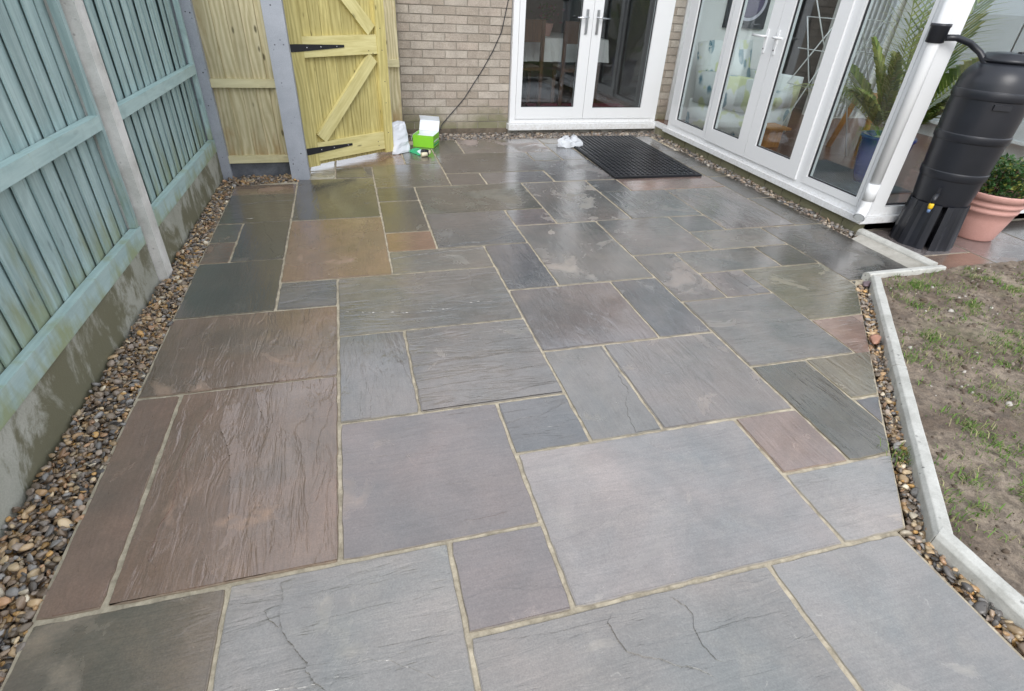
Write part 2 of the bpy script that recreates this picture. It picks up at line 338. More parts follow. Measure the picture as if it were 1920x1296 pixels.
class MB:
    def __init__(s): s.bm = bmesh.new()
    def box(s, x0, x1, y0, y1, z0, z1, mtx=None):
        vs = [s.bm.verts.new(p) for p in ((x0, y0, z0), (x1, y0, z0), (x1, y1, z0), (x0, y1, z0), (x0, y0, z1), (x1, y0, z1), (x1, y1, z1), (x0, y1, z1))]
        for f in ((3, 2, 1, 0), (4, 5, 6, 7), (0, 1, 5, 4), (1, 2, 6, 5), (2, 3, 7, 6), (3, 0, 4, 7)): s.bm.faces.new([vs[i] for i in f])
        if mtx is not None:
            for v in vs: v.co = mtx @ v.co
        return s
    def tube(s, pts, r, n=10, cap=True):
        pts = [Vector(p) for p in pts]; rs = r if isinstance(r, (list, tuple)) else [r]*len(pts); rings = []
        prev = None
        for i, p in enumerate(pts):
            d = (pts[min(i+1, len(pts)-1)]-pts[max(i-1, 0)]).normalized()
            a = prev if prev is not None else (Vector((0, 0, 1)) if abs(d.z) < .9 else Vector((1, 0, 0)))
            u = (a - d*a.dot(d)).normalized(); prev = u; v = d.cross(u)
            rings.append([s.bm.verts.new(p+rs[i]*(math.cos(t)*u+math.sin(t)*v)) for t in [2*math.pi*k/n for k in range(n)]])
        for a, b in zip(rings, rings[1:]):
            for k in range(n): f = s.bm.faces.new((a[k], a[(k+1) % n], b[(k+1) % n], b[k])); f.smooth = True
        if cap: s.bm.faces.new(rings[0][::-1]); s.bm.faces.new(rings[-1])
        return s
    def lathe(s, prof, c=(0, 0), n=48, mtx=None):
        rings = []
        for r, z in prof:
            if r < 1e-5: rings.append([s.bm.verts.new((c[0], c[1], z))])
            else: rings.append([s.bm.verts.new((c[0]+r*math.cos(2*math.pi*k/n), c[1]+r*math.sin(2*math.pi*k/n), z)) for k in range(n)])
        for a, b in zip(rings, rings[1:]):
            for k in range(n):
                q = [a[k % len(a)], a[(k+1) % len(a)], b[(k+1) % len(b)], b[k % len(b)]]
                q = list(dict.fromkeys(q))
                if len(q) > 2: f = s.bm.faces.new(q); f.smooth = True
        if mtx is not None:
            for r in rings:
                for v in r: v.co = mtx @ v.co
        return s
    def prism(s, poly, z0, z1):
        a = [s.bm.verts.new((x, y, z0)) for x, y in poly]; b = [s.bm.verts.new((x, y, z1)) for x, y in poly]; n = len(poly)
        s.bm.faces.new(a[::-1]); s.bm.faces.new(b)
        for k in range(n): s.bm.faces.new((a[k], a[(k+1) % n], b[(k+1) % n], b[k]))
        return s
    def me(s, name, bevel=0, seg=1):
        if bevel:
            es = [e for e in s.bm.edges if len(e.link_faces) == 2 and e.calc_face_angle(0) > .7]
            bmesh.ops.bevel(s.bm, geom=es, offset=bevel, segments=seg, affect='EDGES', profile=.5)
        bmesh.ops.recalc_face_normals(s.bm, faces=s.bm.faces)
        m = bpy.data.meshes.new(name); s.bm.to_mesh(m); s.bm.free(); return m
    def build(s, name, mat, parent=None, bevel=0, seg=1, loc=(0, 0, 0), rot=None):
        return obj(name, s.me(name, bevel, seg), mat, parent, loc, rot)
def boxo(name, b, mat, parent=None, bevel=.002, seg=1):
    return MB().box(*b).build(name, mat, parent, bevel, seg)

# ------------------------------------------------------------------ ground
g = MB(); g.prism([(-300, -300), (300, -300), (300, 300), (-300, 300)], -.4, -.06)
tag(g.build('ground', 'soil'), kind='structure')

# ------------------------------------------------------------------ patio: one object per slab on a mortar bed
XL = [-.900, -.742, -.452, -.160, .135, .432, .722, 1.013, 1.315, 1.602, 1.890, 2.178, 2.480, 2.755, 3.07, 3.31]
YL = [.713, 1.001, 1.299, 1.588, 1.890, 2.189, 2.487, 2.786, 3.089, 3.384, 3.690, 3.989, 4.305, 4.63, 4.945, 5.26, 5.80]
DIAG = (Vector((1.556, .719)), Vector((2.752, 2.179)))
COL = dict(n=(.178, .146, .106), G=(.222, .212, .202), g=(.170, .162, .153), d=(.086, .083, .078), b=(.196, .138, .103), m=(.172, .155, .150), o=(.170, .155, .118), p=(.228, .168, .145),
           l=(.246, .236, .226), u=(.124, .124, .128), r=(.226, .143, .097), w=(.36, .34, .31), k=(.098, .092, .078))
S = []
def sl_(i0, i1, j0, j1, col, gr=0, rv=.5, dry=0):
    f = lambda L, i: L[i] if isinstance(i, int) else i
    S.append((f(XL, i0), f(XL, i1), f(YL, j0), f(YL, j1), col, gr, rv, dry))
for a in [(0, 2, .13, 1, 'n', 0, .3), (2, .143, .13, 1, 'G', 0, .93, .25), (.143, 5, 0, 1, 'm', 0, .4, .2), (.143, 1.03, -.15, 0, 'G', 0, .92), (1.03, 1.512, -.15, 0, 'l', 0, .15, .1),
          (0, 1, 1, 4, 'b', 1, .4), (1, 3, 1, 4, 'b', 1, 1.6), (0, 3, 4, 6, 'b', 1, .9), (3, 5, 1, 3, 'm', 0, .3, .1), (5, 6, 2, 3, 'u', 0, .5), (5, 8, 0, 2, 'l', 0, .3),
          (8, 11, 0, 1, 'l', 0, .4), (8, 9, 1, 2, 'p', 1, .4), (9, 10, 1, 3, 'k', 1, .5), (10, 12, 2, 3, 'o', 1, .8), (10, 12, 1, 2, 'u', 1, .3), (11, 13, 2, 4, 'p', 0, .7),
          (9, 11, 3, 5, 'g', 0, .8), (11, 13, 4, 6, 'o', 0, .5), (7, 9, 2, 4, 'g', 1, .5), (6, 7, 2, 4, 'g', 1, .3), (6, 8, 4, 6, 'm', 1, .5), (8, 9, 4, 6, 'u', 1, .4),
          (4, 6, 3, 5, 'm', 0, .9), (3, 4, 3, 5, 'g', 1, .6), (3, 6, 5, 7, 'g', 0, .9), (2, 3, 6, 7, 'u', 0, .8), (0, 2, 6, 8, 'k', 1, .2), (2, 4, 7, 10, 'b', 1, .3),
          (0, 1, 8, 9, 'b', 0, .2), (0, 1, 9, 10, 'k', 0, .2), (1, 2, 8, 10, 'd', 1, .3), (0, 2, 10, 4.27, 'k', 0, .3), (0, 2, 4.27, 4.50, 'b', 0, .2), (2, 4, 10, 4.59, 'd', 1, .4, .1),
          (4, 6, 7, 8, 'g', 0, .5), (4, 5, 8, 9, 'r', 0, .2), (4, 5, 9, 11, 'k', 1, .2), (4, 5, 11, 12, 'd', 0, .2), (5, 7, 8, 10, 'u', 0, .4), (5, 8, 10, 12, 'k', 0, .3, .25),
          (7, 8, 9, 10, 'm', 0, .2, .1), (6, 7, 6, 8, 'u', 1, .4), (7, 9, 6, 9, 'g', 1, .2, .05), (8, 10, 9, 12, 'g', 1, .2, .1), (10, 12, 9, 11, 'u', 1, .7), (10, 11, 11, 12, 'u', 0, .2),
          (11, 14, 11, 12, 'p', 0, .3), (9, 11, 7, 9, 'g', 0, .3), (11, 12, 8, 9, 'u', 0, .2), (12, 14, 8, 11, 'm', 1, .8), (11, 13, 7, 8, 'g', 0, .2), (9, 10, 5, 7, 'm', 1, .3),
          (10, 12, 6, 7, 'g', 0, .2), (10, 11, 5, 6, 'm', 1, .3), (12, 13, 6, 7, 'k', 0, .2), (13, 3.295, 2.235, 8, 'd', 0, .2, .1), (13, 3.2, 5, 2.235, 'd', 0, .2),
          (14, 15, 8, 3.68, 'd', 1, .2), (14, 15, 3.68, 4.28, 'd', 1, .2), (14, 15, 4.28, 4.59, 'k', 0, .2), (14, 15, 4.59, 5.18, 'd', 1, .2), (14, 3.26, 5.18, 5.80, 'u', 1, .2),
          (4, .733, 12, 14, 'k', 0, .2, .05), (.733, 1.028, 12, 13, 'd', 0, .2), (1.028, 1.615, 12, 13, 'u', 0, .2), (.735, 1.635, 13, 15, 'd', 0, .2, .05), (1.62, 11, 12, 14, 'u', 0, .2, .15),
          (1.635, 1.92, 14, 15, 'u', 0, .2), (1.028, 1.92, 15, 16, 'm', 0, .3, .2), (.735, 1.028, 15, 16, 'd', 0, .2, .1), (1.92, 11, 14, 5.575, 'u', 0, .2), (1.92, 11, 5.575, 16, 'g', 0, .2, .3),
          (5, .735, 14, 5.62, 'k', 0, .2, .15), (-.165, 5, 4.90, 5.55, 'b', 0, .2, .05), (-.165, 4, 4.595, 4.90, 'd', 0, .2, .2), (-.37, -.165, 4.60, 4.815, 'w', 0, .1, .3), (-.37, -.165, 4.815, 5.11, 'w', 0, .1, .1),
          (11, 2.79, 12, 14, 'u', 0, .2), (2.79, 14, 12, 14, 'd', 0, .2), (11, 2.79, 14, 16, 'd', 0, .2), (2.79, 14, 14, 16, 'u', 0, .2),
          (3.44, 3.965, 2.255, 2.455, 'b', 0, .2), (3.44, 3.965, 2.455, 2.90, 'm', 0, .2), (3.965, 4.60, 2.255, 2.90, 'm', 0, .2), (4.60, 5.20, 2.255, 2.90, 'd', 0, .2), (5.20, 6.4, 2.255, 2.90, 'g', 0, .2)]:
    sl_(*a)
def clip(poly, p, n):                       # keep the side where (q-p).n <= 0
    out = []
    for k in range(len(poly)):
        a, b = poly[k], poly[(k+1) % len(poly)]; da, db = (a-p).dot(n), (b-p).dot(n)
        if da <= 0: out.append(a)
        if (da < 0 < db) or (db < 0 < da): out.append(a+(b-a)*(da/(da-db)))
    return out
def inset(poly, d):
    q = poly; c = sum(poly, Vector((0, 0)))/len(poly)
    for k in range(len(poly)):
        a, b = poly[k], poly[(k+1) % len(poly)]; e = (b-a)
        if e.length < 1e-4: continue
        e.normalize(); n = Vector((e.y, -e.x)); q = clip(q, a-n*d, n)
    return q
from mathutils import noise as mn
SL = []
patio = tag(bpy.data.objects.new('patio', None), kind='structure'); C.objects.link(patio)
dd = (DIAG[1]-DIAG[0]).normalized(); dn = Vector((dd.y, -dd.x))
for (x0, x1, y0, y1, col, gr, rv, dry) in S:
    poly = [Vector((x0, y0)), Vector((x1, y0)), Vector((x1, y1)), Vector((x0, y1))]
    if x1 > 1.55 and .6 < y1 < 3 and x0 < 3.3: poly = clip(poly, DIAG[0], dn)
    whole = len(poly) == 4 and abs(sum(poly[k].x*poly[(k+1) % 4].y-poly[(k+1) % 4].x*poly[k].y for k in range(4))/2-(x1-x0)*(y1-y0)) < 1e-5
    if len(poly) < 3: continue
    poly = inset(poly, (random.uniform(.0048, .0062) if y0 > 2.9 else random.uniform(.0040, .0058)) if y0 > 1.2 else random.uniform(.005, .0075))
    if len(poly) < 3: continue
    ring = []
    for k in range(len(poly)):
        a, b = poly[k], poly[(k+1) % len(poly)]; L = (b-a).length; n = max(2, int(L/.035)); e = (b-a)/max(L, 1e-6); nn = Vector((-e.y, e.x))
        for i in range(n):
            t = i/n; j = random.gauss(0, .0011) + (.0035*random.random() if random.random() < .06 else 0)
            ring.append(a+(b-a)*t+nn*(j if 0 < i else .004))
    c = sum(ring, Vector((0, 0)))/len(ring)
    h = random.uniform(-.0012, .0016); tx, ty = random.gauss(0, .0016), random.gauss(0, .0016)
    vs, fs, N = [], [], len(ring)
    for q in ring: vs.append((q.x-c.x, q.y-c.y, -.03))
    for q in ring: vs.append((q.x-c.x, q.y-c.y, h-.0030+random.gauss(0, .0005)))
    for q in ring:
        r = (q-c); L = r.length; r = r*(1-(.0022+abs(random.gauss(0, .0008)))/max(L, .02)); vs.append((r.x, r.y, h+tx*r.x+ty*r.y))
    for k in range(N):
        a, b = k, (k+1) % N
        fs.append((a, b, N+b, N+a)); fs.append((N+a, N+b, 2*N+b, 2*N+a))
    fs.append(tuple(range(2*N, 3*N)))
    if len(poly) == 4 and whole and rv >= .3 and y0 < 4.4:
        g_ = int(gr); lo = (x0-c.x+.011, y0-c.y+.011); hi = (x1-c.x-.011, y1-c.y-.011); lo_, hi_ = lo[g_], hi[g_]; cl_, ch_ = lo[1-g_], hi[1-g_]
        zz = lambda a, b: h+tx*(a if g_ == 0 else b)+ty*(b if g_ == 0 else a)
        xy = lambda a, b, z: ((a, b, z) if g_ == 0 else (b, a, z))
        used = []
        for q in range(int(rv*2.2+random.random())):                    # long ledges where a layer has split away
            cp = cl_+(ch_-cl_)*random.uniform(.15, .85); sg = random.choice((-1, 1)); hp = random.uniform(.0011, .0026)+.0004*q; sd = random.uniform(0, 99); n = max(8, int((hi_-lo_)/.010)); b0 = len(vs); ed = ch_ if sg > 0 else cl_
            for i in range(n+1):
                t_ = lo_+(hi_-lo_)*i/n; pc = cp+.16*mn.noise((t_*1.6, sd, 0))+.035*mn.noise((t_*7, sd, 2))+.010*mn.noise((t_*32, sd, 4))+.004*mn.noise((t_*90, sd, 6)); pc = min(max(pc, cl_+.001), ch_-.001)
                if (ed-pc)*sg < .004: pc = ed-sg*.004
                for (cc_, dz) in ((pc, .0001), (pc+sg*.0010, hp), (ed, hp), (ed, -.004)): vs.append(xy(t_, cc_, zz(t_, cc_)+dz))
            for i in range(n):
                for k in range(3):
                    f_ = (b0+i*4+k, b0+i*4+k+1, b0+i*4+k+5, b0+i*4+k+4); fs.append(f_ if (sg > 0) == (g_ == 1) else f_[::-1])
            for e_ in (b0, b0+n*4): fs.append((e_, e_+1, e_+2, e_+3))
        for q in range(int(rv*7)):                                      # small raised flakes
            ca = random.uniform(lo_+.06, hi_-.06) if hi_-lo_ > .14 else (lo_+hi_)/2; cc_ = random.uniform(cl_+.04, ch_-.04) if ch_-cl_ > .1 else (cl_+ch_)/2
            A_ = random.uniform(.02, .11); B_ = random.uniform(.006, .030); hp = random.uniform(.0005, .0013); sd = random.uniform(0, 99); n = 36; b0 = len(vs)
            A_ = min(A_, hi_-ca, ca-lo_); B_ = min(B_, ch_-cc_, cc_-cl_)
            if A_ < .012 or B_ < .004: continue
            for rr, dz in ((1.0, .00005), (.94, hp)):
                for k in range(n):
                    a_ = 2*math.pi*k/n; f_ = rr*(.72+.38*mn.noise((math.cos(a_)*1.6+sd, math.sin(a_)*1.6, 0))+.12*mn.noise((math.cos(a_)*7+sd, math.sin(a_)*7, 3))); p_, q_ = ca+A_*f_*math.cos(a_), cc_+B_*f_*math.sin(a_); vs.append(xy(p_, q_, zz(p_, q_)+dz))
            for k in range(n):
                f_ = (b0+k, b0+(k+1) % n, b0+n+(k+1) % n, b0+n+k); fs.append(f_ if g_ == 0 else f_[::-1])
            f_ = tuple(range(b0+n, b0+2*n)); fs.append(f_ if g_ == 0 else f_[::-1])
    me_ = mesh('slab', vs, fs); me_.materials.append(MT['slab']); me_.materials.append(MT['slab_edge']); me_.polygons.foreach_set('material_index', [1 if k < 2*N else 0 for k in range(len(me_.polygons))])
    o = obj('slab', me_, None, patio, (c.x, c.y, 0)); SL.append((o, x0, x1, y0, y1, h))
    v = random.uniform(.93, 1.07); o.color = (*[min(1, x*v*random.uniform(.98, 1.02)) for x in COL[col]], 1)
    o['grain'] = float(gr); o['riven'] = float(rv if rv < 1 else .9); o['dry'] = float(dry)
# layers split away along these lines (height of the step fades behind the line)
for path, sg, wd, hp in [
    (((-.318, .977), (-.306, .923), (-.313, .887), (-.302, .835), (-.292, .812), (-.262, .771), (-.240, .740), (-.244, .725), (-.223, .693), (-.196, .668)), 1, .10, .0045),
    (((-.352, .904), (-.337, .871), (-.310, .846)), 1, .05, .003),
    (((-.635, 1.859), (-.620, 1.791), (-.630, 1.746), (-.635, 1.674), (-.664, 1.524), (-.657, 1.434), (-.650, 1.307), (-.669, 1.244), (-.670, 1.183), (-.670, 1.128), (-.643, 1.098), (-.641, 1.066), (-.640, 1.034)), -1, .07, .0040),
    (((-.594, 1.867), (-.580, 1.804), (-.566, 1.723), (-.572, 1.660), (-.539, 1.574), (-.514, 1.491), (-.498, 1.381), (-.477, 1.199), (-.477, 1.161), (-.493, 1.123), (-.499, 1.094)), 1, .09, .0042),
    (((-.476, 1.872), (-.455, 1.761), (-.413, 1.630), (-.395, 1.592)), 1, .06, .003),
    (((-.694, 1.905), (-.709, 1.970), (-.692, 1.996), (-.695, 2.056)), -1, .06, .003),
    (((.534, .691), (.503, .659), (.510, .614), (.519, .580), (.549, .561), (.590, .544), (.622, .521), (.654, .509), (.684, .491), (.709, .461)), 1, .07, .004),
    (((.692, .695), (.724, .655), (.733, .627), (.716, .592), (.714, .550), (.726, .510), (.755, .493)), 1, .06, .0035),
    (((.868, .641), (.848, .599), (.817, .558), (.809, .504), (.816, .462)), -1, .05, .0035),
    (((.868, .674), (.920, .678), (.958, .666), (1.010, .669)), -1, .05, .003),
    (((.319, 1.906), (.398, 1.890), (.453, 1.921), (.703, 1.887)), 1, .07, .003),
    (((.036, 2.005), (.066, 1.914), (.096, 1.948)), -1, .03, .0015)]:
    sl = None; mx_, my_ = path[len(path)//2]
    for it in SL:
        if it[1] < mx_ < it[2] and it[3] < my_ < it[4]: sl = it
    o_, x0, x1, y0, y1, h = sl; P2 = [Vector(p) for p in path]; Q = []
    for a, b in zip(P2, P2[1:]):
        n = max(2, int((b-a).length/.006)); Q += [a.lerp(b, i/n) for i in range(n)]
    Q.append(P2[-1]); n = len(Q); vs, fs = [], []
    for i, q in enumerate(Q):
        d = (Q[min(i+2, n-1)]-Q[max(i-2, 0)]).normalized(); nn = Vector((-d.y, d.x))*sg; q = q+nn*(.0035*mn.noise((q.x*70, q.y*70, 1))+.0018*mn.noise((q.x*190, q.y*190, 2)))
        tp = min(1, i/(n*.12), (n-1-i)/(n*.12))**.6; w_ = wd*(.35+.65*tp)*(1+.3*mn.noise((q.x*9, q.y*9, 5)))
        for u, z in ((-.0006, -.0002), (.0006, 1.6*hp*tp), (w_*.45, hp*tp*.8), (w_, -.0003)):
            p = q+nn*u; p.x = min(max(p.x, x0+.012), x1-.012); p.y = min(max(p.y, y0+.012), y1-.012); vs.append((p.x-o_.location.x, p.y-o_.location.y, h+z))
    for i in range(n-1):
        for k in range(3):
            f = (i*4+k, i*4+k+1, i*4+k+5, i*4+k+4); fs.append(f[::-1] if sg > 0 else f)
    bm = bmesh.new(); bm.from_mesh(o_.data); nv = [bm.verts.new(v) for v in vs]
    for f in fs:
        try:
            nf = bm.faces.new([nv[k] for k in f]); nf.normal_update()
            if nf.normal.z < 0: nf.normal_flip()
        except ValueError: pass
    bm.to_mesh(o_.data); bm.free()
bed = MB()
bed.prism([(-.902, .0), (1.512, .0), (1.515, .717), (1.556, .722), (2.752, 2.181), (3.0, 2.21), (3.296, 2.21), (3.308, 5.79), (.50, 5.79), (.3, 5.50), (-.37, 5.11), (-.37, 4.57), (-.46, 4.57), (-.902, 4.49)], -.058, -.0042)
bed.prism([(3.43, 2.245), (6.4, 2.245), (6.4, 2.905), (3.43, 2.905)], -.058, -.0042)
bed.build('mortar_joints', 'mortar', patio)
hn = MB()   # sloped cement haunch between the paving and the kerb by the water butt
vs = [(3.298, 2.235, -.004), (3.296, 2.80, -.004), (3.372, 2.80, .024), (3.392, 2.235, .026), (3.298, 2.235, -.05), (3.296, 2.80, -.05), (3.372, 2.80, -.05), (3.392, 2.235, -.05)]
obj('cement_haunch', mesh('h', vs, [(3, 2, 1, 0), (0, 1, 5, 4), (2, 3, 7, 6), (1, 2, 6, 5), (3, 0, 4, 7)]), 'cement', patio)

# ------------------------------------------------------------------ soil and grass beyond the kerb
def soil_edge(y):                            # x of the kerb's outer face
    if y < .65: return 1.625
    return 1.625+(y-.65)*(2.93-1.625)/(2.20-.65)
from mathutils import noise as mn
def soil_h(x, y):
    return .026+.018*mn.noise((x*2.2, y*2.2, 0))+.014*mn.noise((x*7, y*7, 3))+.009*mn.noise((x*21, y*21, 5))+.004*mn.noise((x*55, y*55, 7))
xs = np.linspace(1.55, 5.4, 330); ys = np.linspace(-.9, 2.235, 270); vs = []; fs = []; idx = {}
for j, y in enumerate(ys):
    for i, x in enumerate(xs):
        if x > soil_edge(y)-.045:
            idx[i, j] = len(vs); xx = max(x, soil_edge(y)-.012); vs.append((xx, y, soil_h(xx, y)))
for j in range(len(ys)-1):
    for i in range(len(xs)-1):
        k = [(i, j), (i+1, j), (i+1, j+1), (i, j+1)]
        if all(q in idx for q in k): fs.append(tuple(idx[q] for q in k))
tag(obj('soil', mesh('soil', vs, fs, True), 'soil'), kind='structure')

def add_cols(me, cols, per):                 # per-vertex colours
    a = me.color_attributes.new('Col', 'FLOAT_COLOR', 'POINT')
    arr = np.ones((len(me.vertices), 4), np.float32); arr[:, :3] = np.repeat(cols, per, axis=0); a.data.foreach_set('color', arr.ravel())
def np_mesh(name, V, F, smooth=True):
    me = bpy.data.meshes.new(name); n = F.shape[1]
    me.vertices.add(len(V)); me.vertices.foreach_set('co', V.astype(np.float32).ravel())
    me.loops.add(F.size); me.loops.foreach_set('vertex_index', F.astype(np.int32).ravel())
    me.polygons.add(len(F)); me.polygons.foreach_set('loop_start', np.arange(0, F.size, n, dtype=np.int32))
    me.update(calc_edges=True)
    if smooth: me.polygons.foreach_set('use_smooth', np.ones(len(F), bool))
    me.validate(); return me
def blades(name, roots, hgt, wid, pal, label, cat):
    n = len(roots); V = np.zeros((n, 5, 3)); az = rng.uniform(0, 6.283, n); ln = rng.uniform(.15, 1.5, n); h = hgt*rng.uniform(.4, 1.3, n); wd = wid*rng.uniform(.6, 1.3, n)
    d = np.stack([np.cos(az), np.sin(az), 0*az], 1); s = np.stack([-np.sin(az), np.cos(az), 0*az], 1); z = np.array([0, 0, 1.])
    p1 = roots+d*(h*ln*.3)[:, None]+z*(h*.6)[:, None]; p2 = roots+d*(h*ln)[:, None]+z*(h*(1-.35*ln))[:, None]
    V[:, 0] = roots-s*wd[:, None]; V[:, 1] = roots+s*wd[:, None]; V[:, 2] = p1+s*wd[:, None]*.8; V[:, 3] = p1-s*wd[:, None]*.8; V[:, 4] = p2
    b = np.arange(n)[:, None]*5
    F = np.concatenate([b+[0, 1, 2], b+[0, 2, 3], b+[3, 2, 4]])
    me = np_mesh(name, V.reshape(-1, 3), F, False); cols = np.array(pal)[rng.integers(0, len(pal), n)]*rng.uniform(.7, 1.25, (n, 1)); add_cols(me, cols, 5)
    return tag(obj(name, me, 'grass'), label, cat, kind='stuff')
rt = []
for _ in range(70):
    cx, cy = random.uniform(1.75, 4.2), random.uniform(-.1, 2.15); rr = random.uniform(.05, .20)
    if cx < soil_edge(cy)+.08: continue
    for _k in range(int(14000*rr*rr)+80):
        px, py = cx+random.gauss(0, rr*.6), cy+random.gauss(0, rr*.42)
        if mn.noise((px*14, py*14, 9)) > -.12 and px > soil_edge(py)+.008 and py < 2.22: rt.append((px, py, soil_h(px, py)-.004))
n0 = len(rt)
while len(rt) < n0+16000:
    x = random.uniform(1.62, 4.9); y = random.uniform(-.3, 2.2)
    d = mn.noise((x*2.1+4, y*2.1, 1))+.5*mn.noise((x*6, y*6, 2))
    if x < soil_edge(y)+.03 or d < -.05 and random.random() < .93: continue
    nb_ = random.randint(8, 40+int(160*max(0, d))); sp = random.uniform(.012, .05)
    for _ in range(nb_):
        px, py = x+random.gauss(0, sp*1.3), y+random.gauss(0, sp)
        if px > soil_edge(py)+.008 and py < 2.22: rt.append((px, py, soil_h(px, py)-.004))
blades('grass', np.array(rt), .030, .0018, [(.13, .24, .045), (.17, .27, .06), (.10, .19, .035), (.36, .33, .18), (.26, .28, .11), (.15, .26, .05)], 'sparse green grass growing through the bare soil', 'grass')

# ------------------------------------------------------------------ gravel
def ico():
    bm = bmesh.new(); bmesh.ops.create_icosphere(bm, subdivisions=2, radius=1)
    V = np.array([v.co[:] for v in bm.verts]); F = np.array([[v.index for v in f.verts] for f in bm.faces]); bm.free(); return V, F
IV, IF = ico()
PAL = np.array([1.10, 1.03, .94])*np.array([(.30, .20, .11), (.36, .27, .17), (.22, .17, .13), (.15, .135, .125), (.10, .098, .10), (.42, .34, .23), (.26, .22, .19), (.33, .21, .13), (.50, .46, .38), (.19, .155, .12), (.23, .23, .235), (.40, .25, .10)])
PW = np.array([10, 12, 12, 12, 9, 8, 11, 6, 4, 10, 9, 4.]); PW /= PW.sum()
def gravel(name, quad, size, layers, label, flat=.55, ztop=0.0, grey=0.0, dim=1.0):
    """quad: (p00, p10, p11, p01) bilinear patch"""
    p = [np.array(q, float) for q in quad]
    W = .5*(np.linalg.norm(p[1]-p[0])+np.linalg.norm(p[2]-p[3])); L = .5*(np.linalg.norm(p[3]-p[0])+np.linalg.norm(p[2]-p[1]))
    P = []
    for l in range(layers):
        st = size*(.80 if l else .72); nu = max(1, int(W/st)); nv = max(1, int(L/st))
        for j in range(nv):
            for i in range(nu):
                u = (i+.5+rng.uniform(-.5, .5)+(.5 if j % 2 else 0)*.5)/nu; v = (j+.5+rng.uniform(-.5, .5))/nv
                if l == layers-1 and rng.random() < .30: continue
                q = (1-u)*(1-v)*p[0]+u*(1-v)*p[1]+u*v*p[2]+(1-u)*v*p[3]
                P.append((q[0], q[1], ztop-size*.62*(layers-1-l)-size*.15+rng.uniform(-.2, .2)*size))
    P = np.array(P); n = len(P)
    sc_ = size*.5*np.clip(rng.lognormal(0, .36, (n, 1)), .45, 1.9)*np.stack([rng.uniform(.9, 1.35, n), rng.uniform(.7, 1.05, n), rng.uniform(flat*.75, flat*1.25, n)], 1)
    az = rng.uniform(0, 6.283, n); ti = rng.normal(0, .38, n); tj = rng.normal(0, .38, n)
    V = IV[None]*np.ones((n, 1, 1))
    # lumpy, slightly angular stones
    for k in range(5):
        ax = rng.normal(0, 1, (n, 3)); ax /= np.linalg.norm(ax, axis=1, keepdims=True)
        dpt = np.einsum('nvk,nk->nv', IV[None]*np.ones((n, 1, 1)), ax); cut = rng.uniform(.30, .80, (n, 1))
        V = V-np.maximum(dpt-cut, 0)[..., None]*ax[:, None, :]*.8
    V = V*sc_[:, None, :]
    ca, sa = np.cos(az)[:, None], np.sin(az)[:, None]; ct, s_t = np.cos(ti)[:, None], np.sin(ti)[:, None]; cu, su = np.cos(tj)[:, None], np.sin(tj)[:, None]
    x, y, z = V[..., 0], V[..., 1], V[..., 2]
    y, z = y*ct-z*s_t, y*s_t+z*ct; x, z = x*cu+z*su, -x*su+z*cu; x, y = x*ca-y*sa, x*sa+y*ca
    V = np.stack([x, y, z], 2)+P[:, None, :]
    F = (IF[None]+(np.arange(n)*len(IV))[:, None, None]).reshape(-1, 3)
    me = np_mesh(name, V.reshape(-1, 3), F, True)
    cc = PAL[rng.choice(len(PAL), n, p=PW)]*rng.uniform(.6, 1.45, (n, 1))*dim; cc = cc*(1-grey)+grey*cc.mean(1, keepdims=True); add_cols(me, cc, len(IV))
    return tag(obj(name, me, 'pebble'), label, 'gravel', kind='stuff')
gravel('gravel', [(-1.125, .55), (-.905, .55), (-.905, 2.8), (-1.045, 2.8)], .0205, 3, 'mixed brown pebbles between the green fence and the paving')
gravel('gravel', [(-1.045, 2.8), (-.905, 2.8), (-.910, 4.47), (-1.010, 4.60)], .0205, 3, 'small brown pebbles beside the far green fence panel')
gravel('gravel', [(-1.0, 4.50), (-.44, 4.55), (-.50, 4.77), (-.96, 4.77)], .024, 3, 'pebbles below the pale timber fence')
gravel('gravel', [(.55, 5.80), (3.42, 5.79), (3.42, 6.075), (.55, 6.085)], .024, 2, 'pebble strip along the foot of the brick house wall', ztop=.0, grey=.5, dim=.8)
gravel('gravel', [(3.30, 2.76), (3.405, 2.76), (3.415, 5.79), (3.27, 5.79)], .027, 3, 'narrow pebble strip below the conservatory sill', grey=.45, dim=.8)
gravel('gravel', [(1.562, .70), (1.598, .63), (2.862, 2.185), (2.765, 2.20)], .020, 3, 'pebbles between the paving and the diagonal concrete kerb')
gravel('gravel', [(1.520, .05), (1.580, .05), (1.575, .66), (1.545, .72)], .021, 3, 'pebbles beside the nearest kerb stone')
def rock(name, c, s, rot, col, label):
    bm = bmesh.new(); bmesh.ops.create_icosphere(bm, subdivisions=3, radius=1); r_ = random.Random(name+label)
    ns = [Vector((r_.gauss(0, 1), r_.gauss(0, 1), r_.gauss(0, 1))).normalized() for _ in range(8)]
    for v in bm.verts:
        for n in ns:
            d = v.co.dot(n)-.62
            if d > 0: v.co -= n*d*.9
    for v in bm.verts: v.co = Vector((v.co.x*s[0], v.co.y*s[1], v.co.z*s[2]))
    me = bpy.data.meshes.new(name); bm.to_mesh(me); bm.free(); me.polygons.foreach_set('use_smooth', [True]*len(me.polygons))
    return tag(obj(name, me, m_plain(name+'_stone', col, .35, .35, 30, .4, 60), None, c, rot), label, 'stone')
rock('stone', (2.335, 1.635, .018), (.046, .030, .030), (.2, .3, .7), (.30, .15, .10), 'reddish broken stone lying at the edge of the paving')
rock('stone', (2.80, 2.165, .012), (.034, .027, .020), (0, .1, .2), (.14, .10, .11), 'rounded dark pebble at the top end of the kerb gravel')
n = 60; pr = np.stack([rng.normal(1.80, .03, n), rng.normal(.965, .03, n), np.full(n, 0)], 1)
blades('grass_tuft', pr, .035, .0015, [(.16, .24, .05), (.12, .19, .04)], 'small grass tuft growing in the kerb gravel', 'grass')

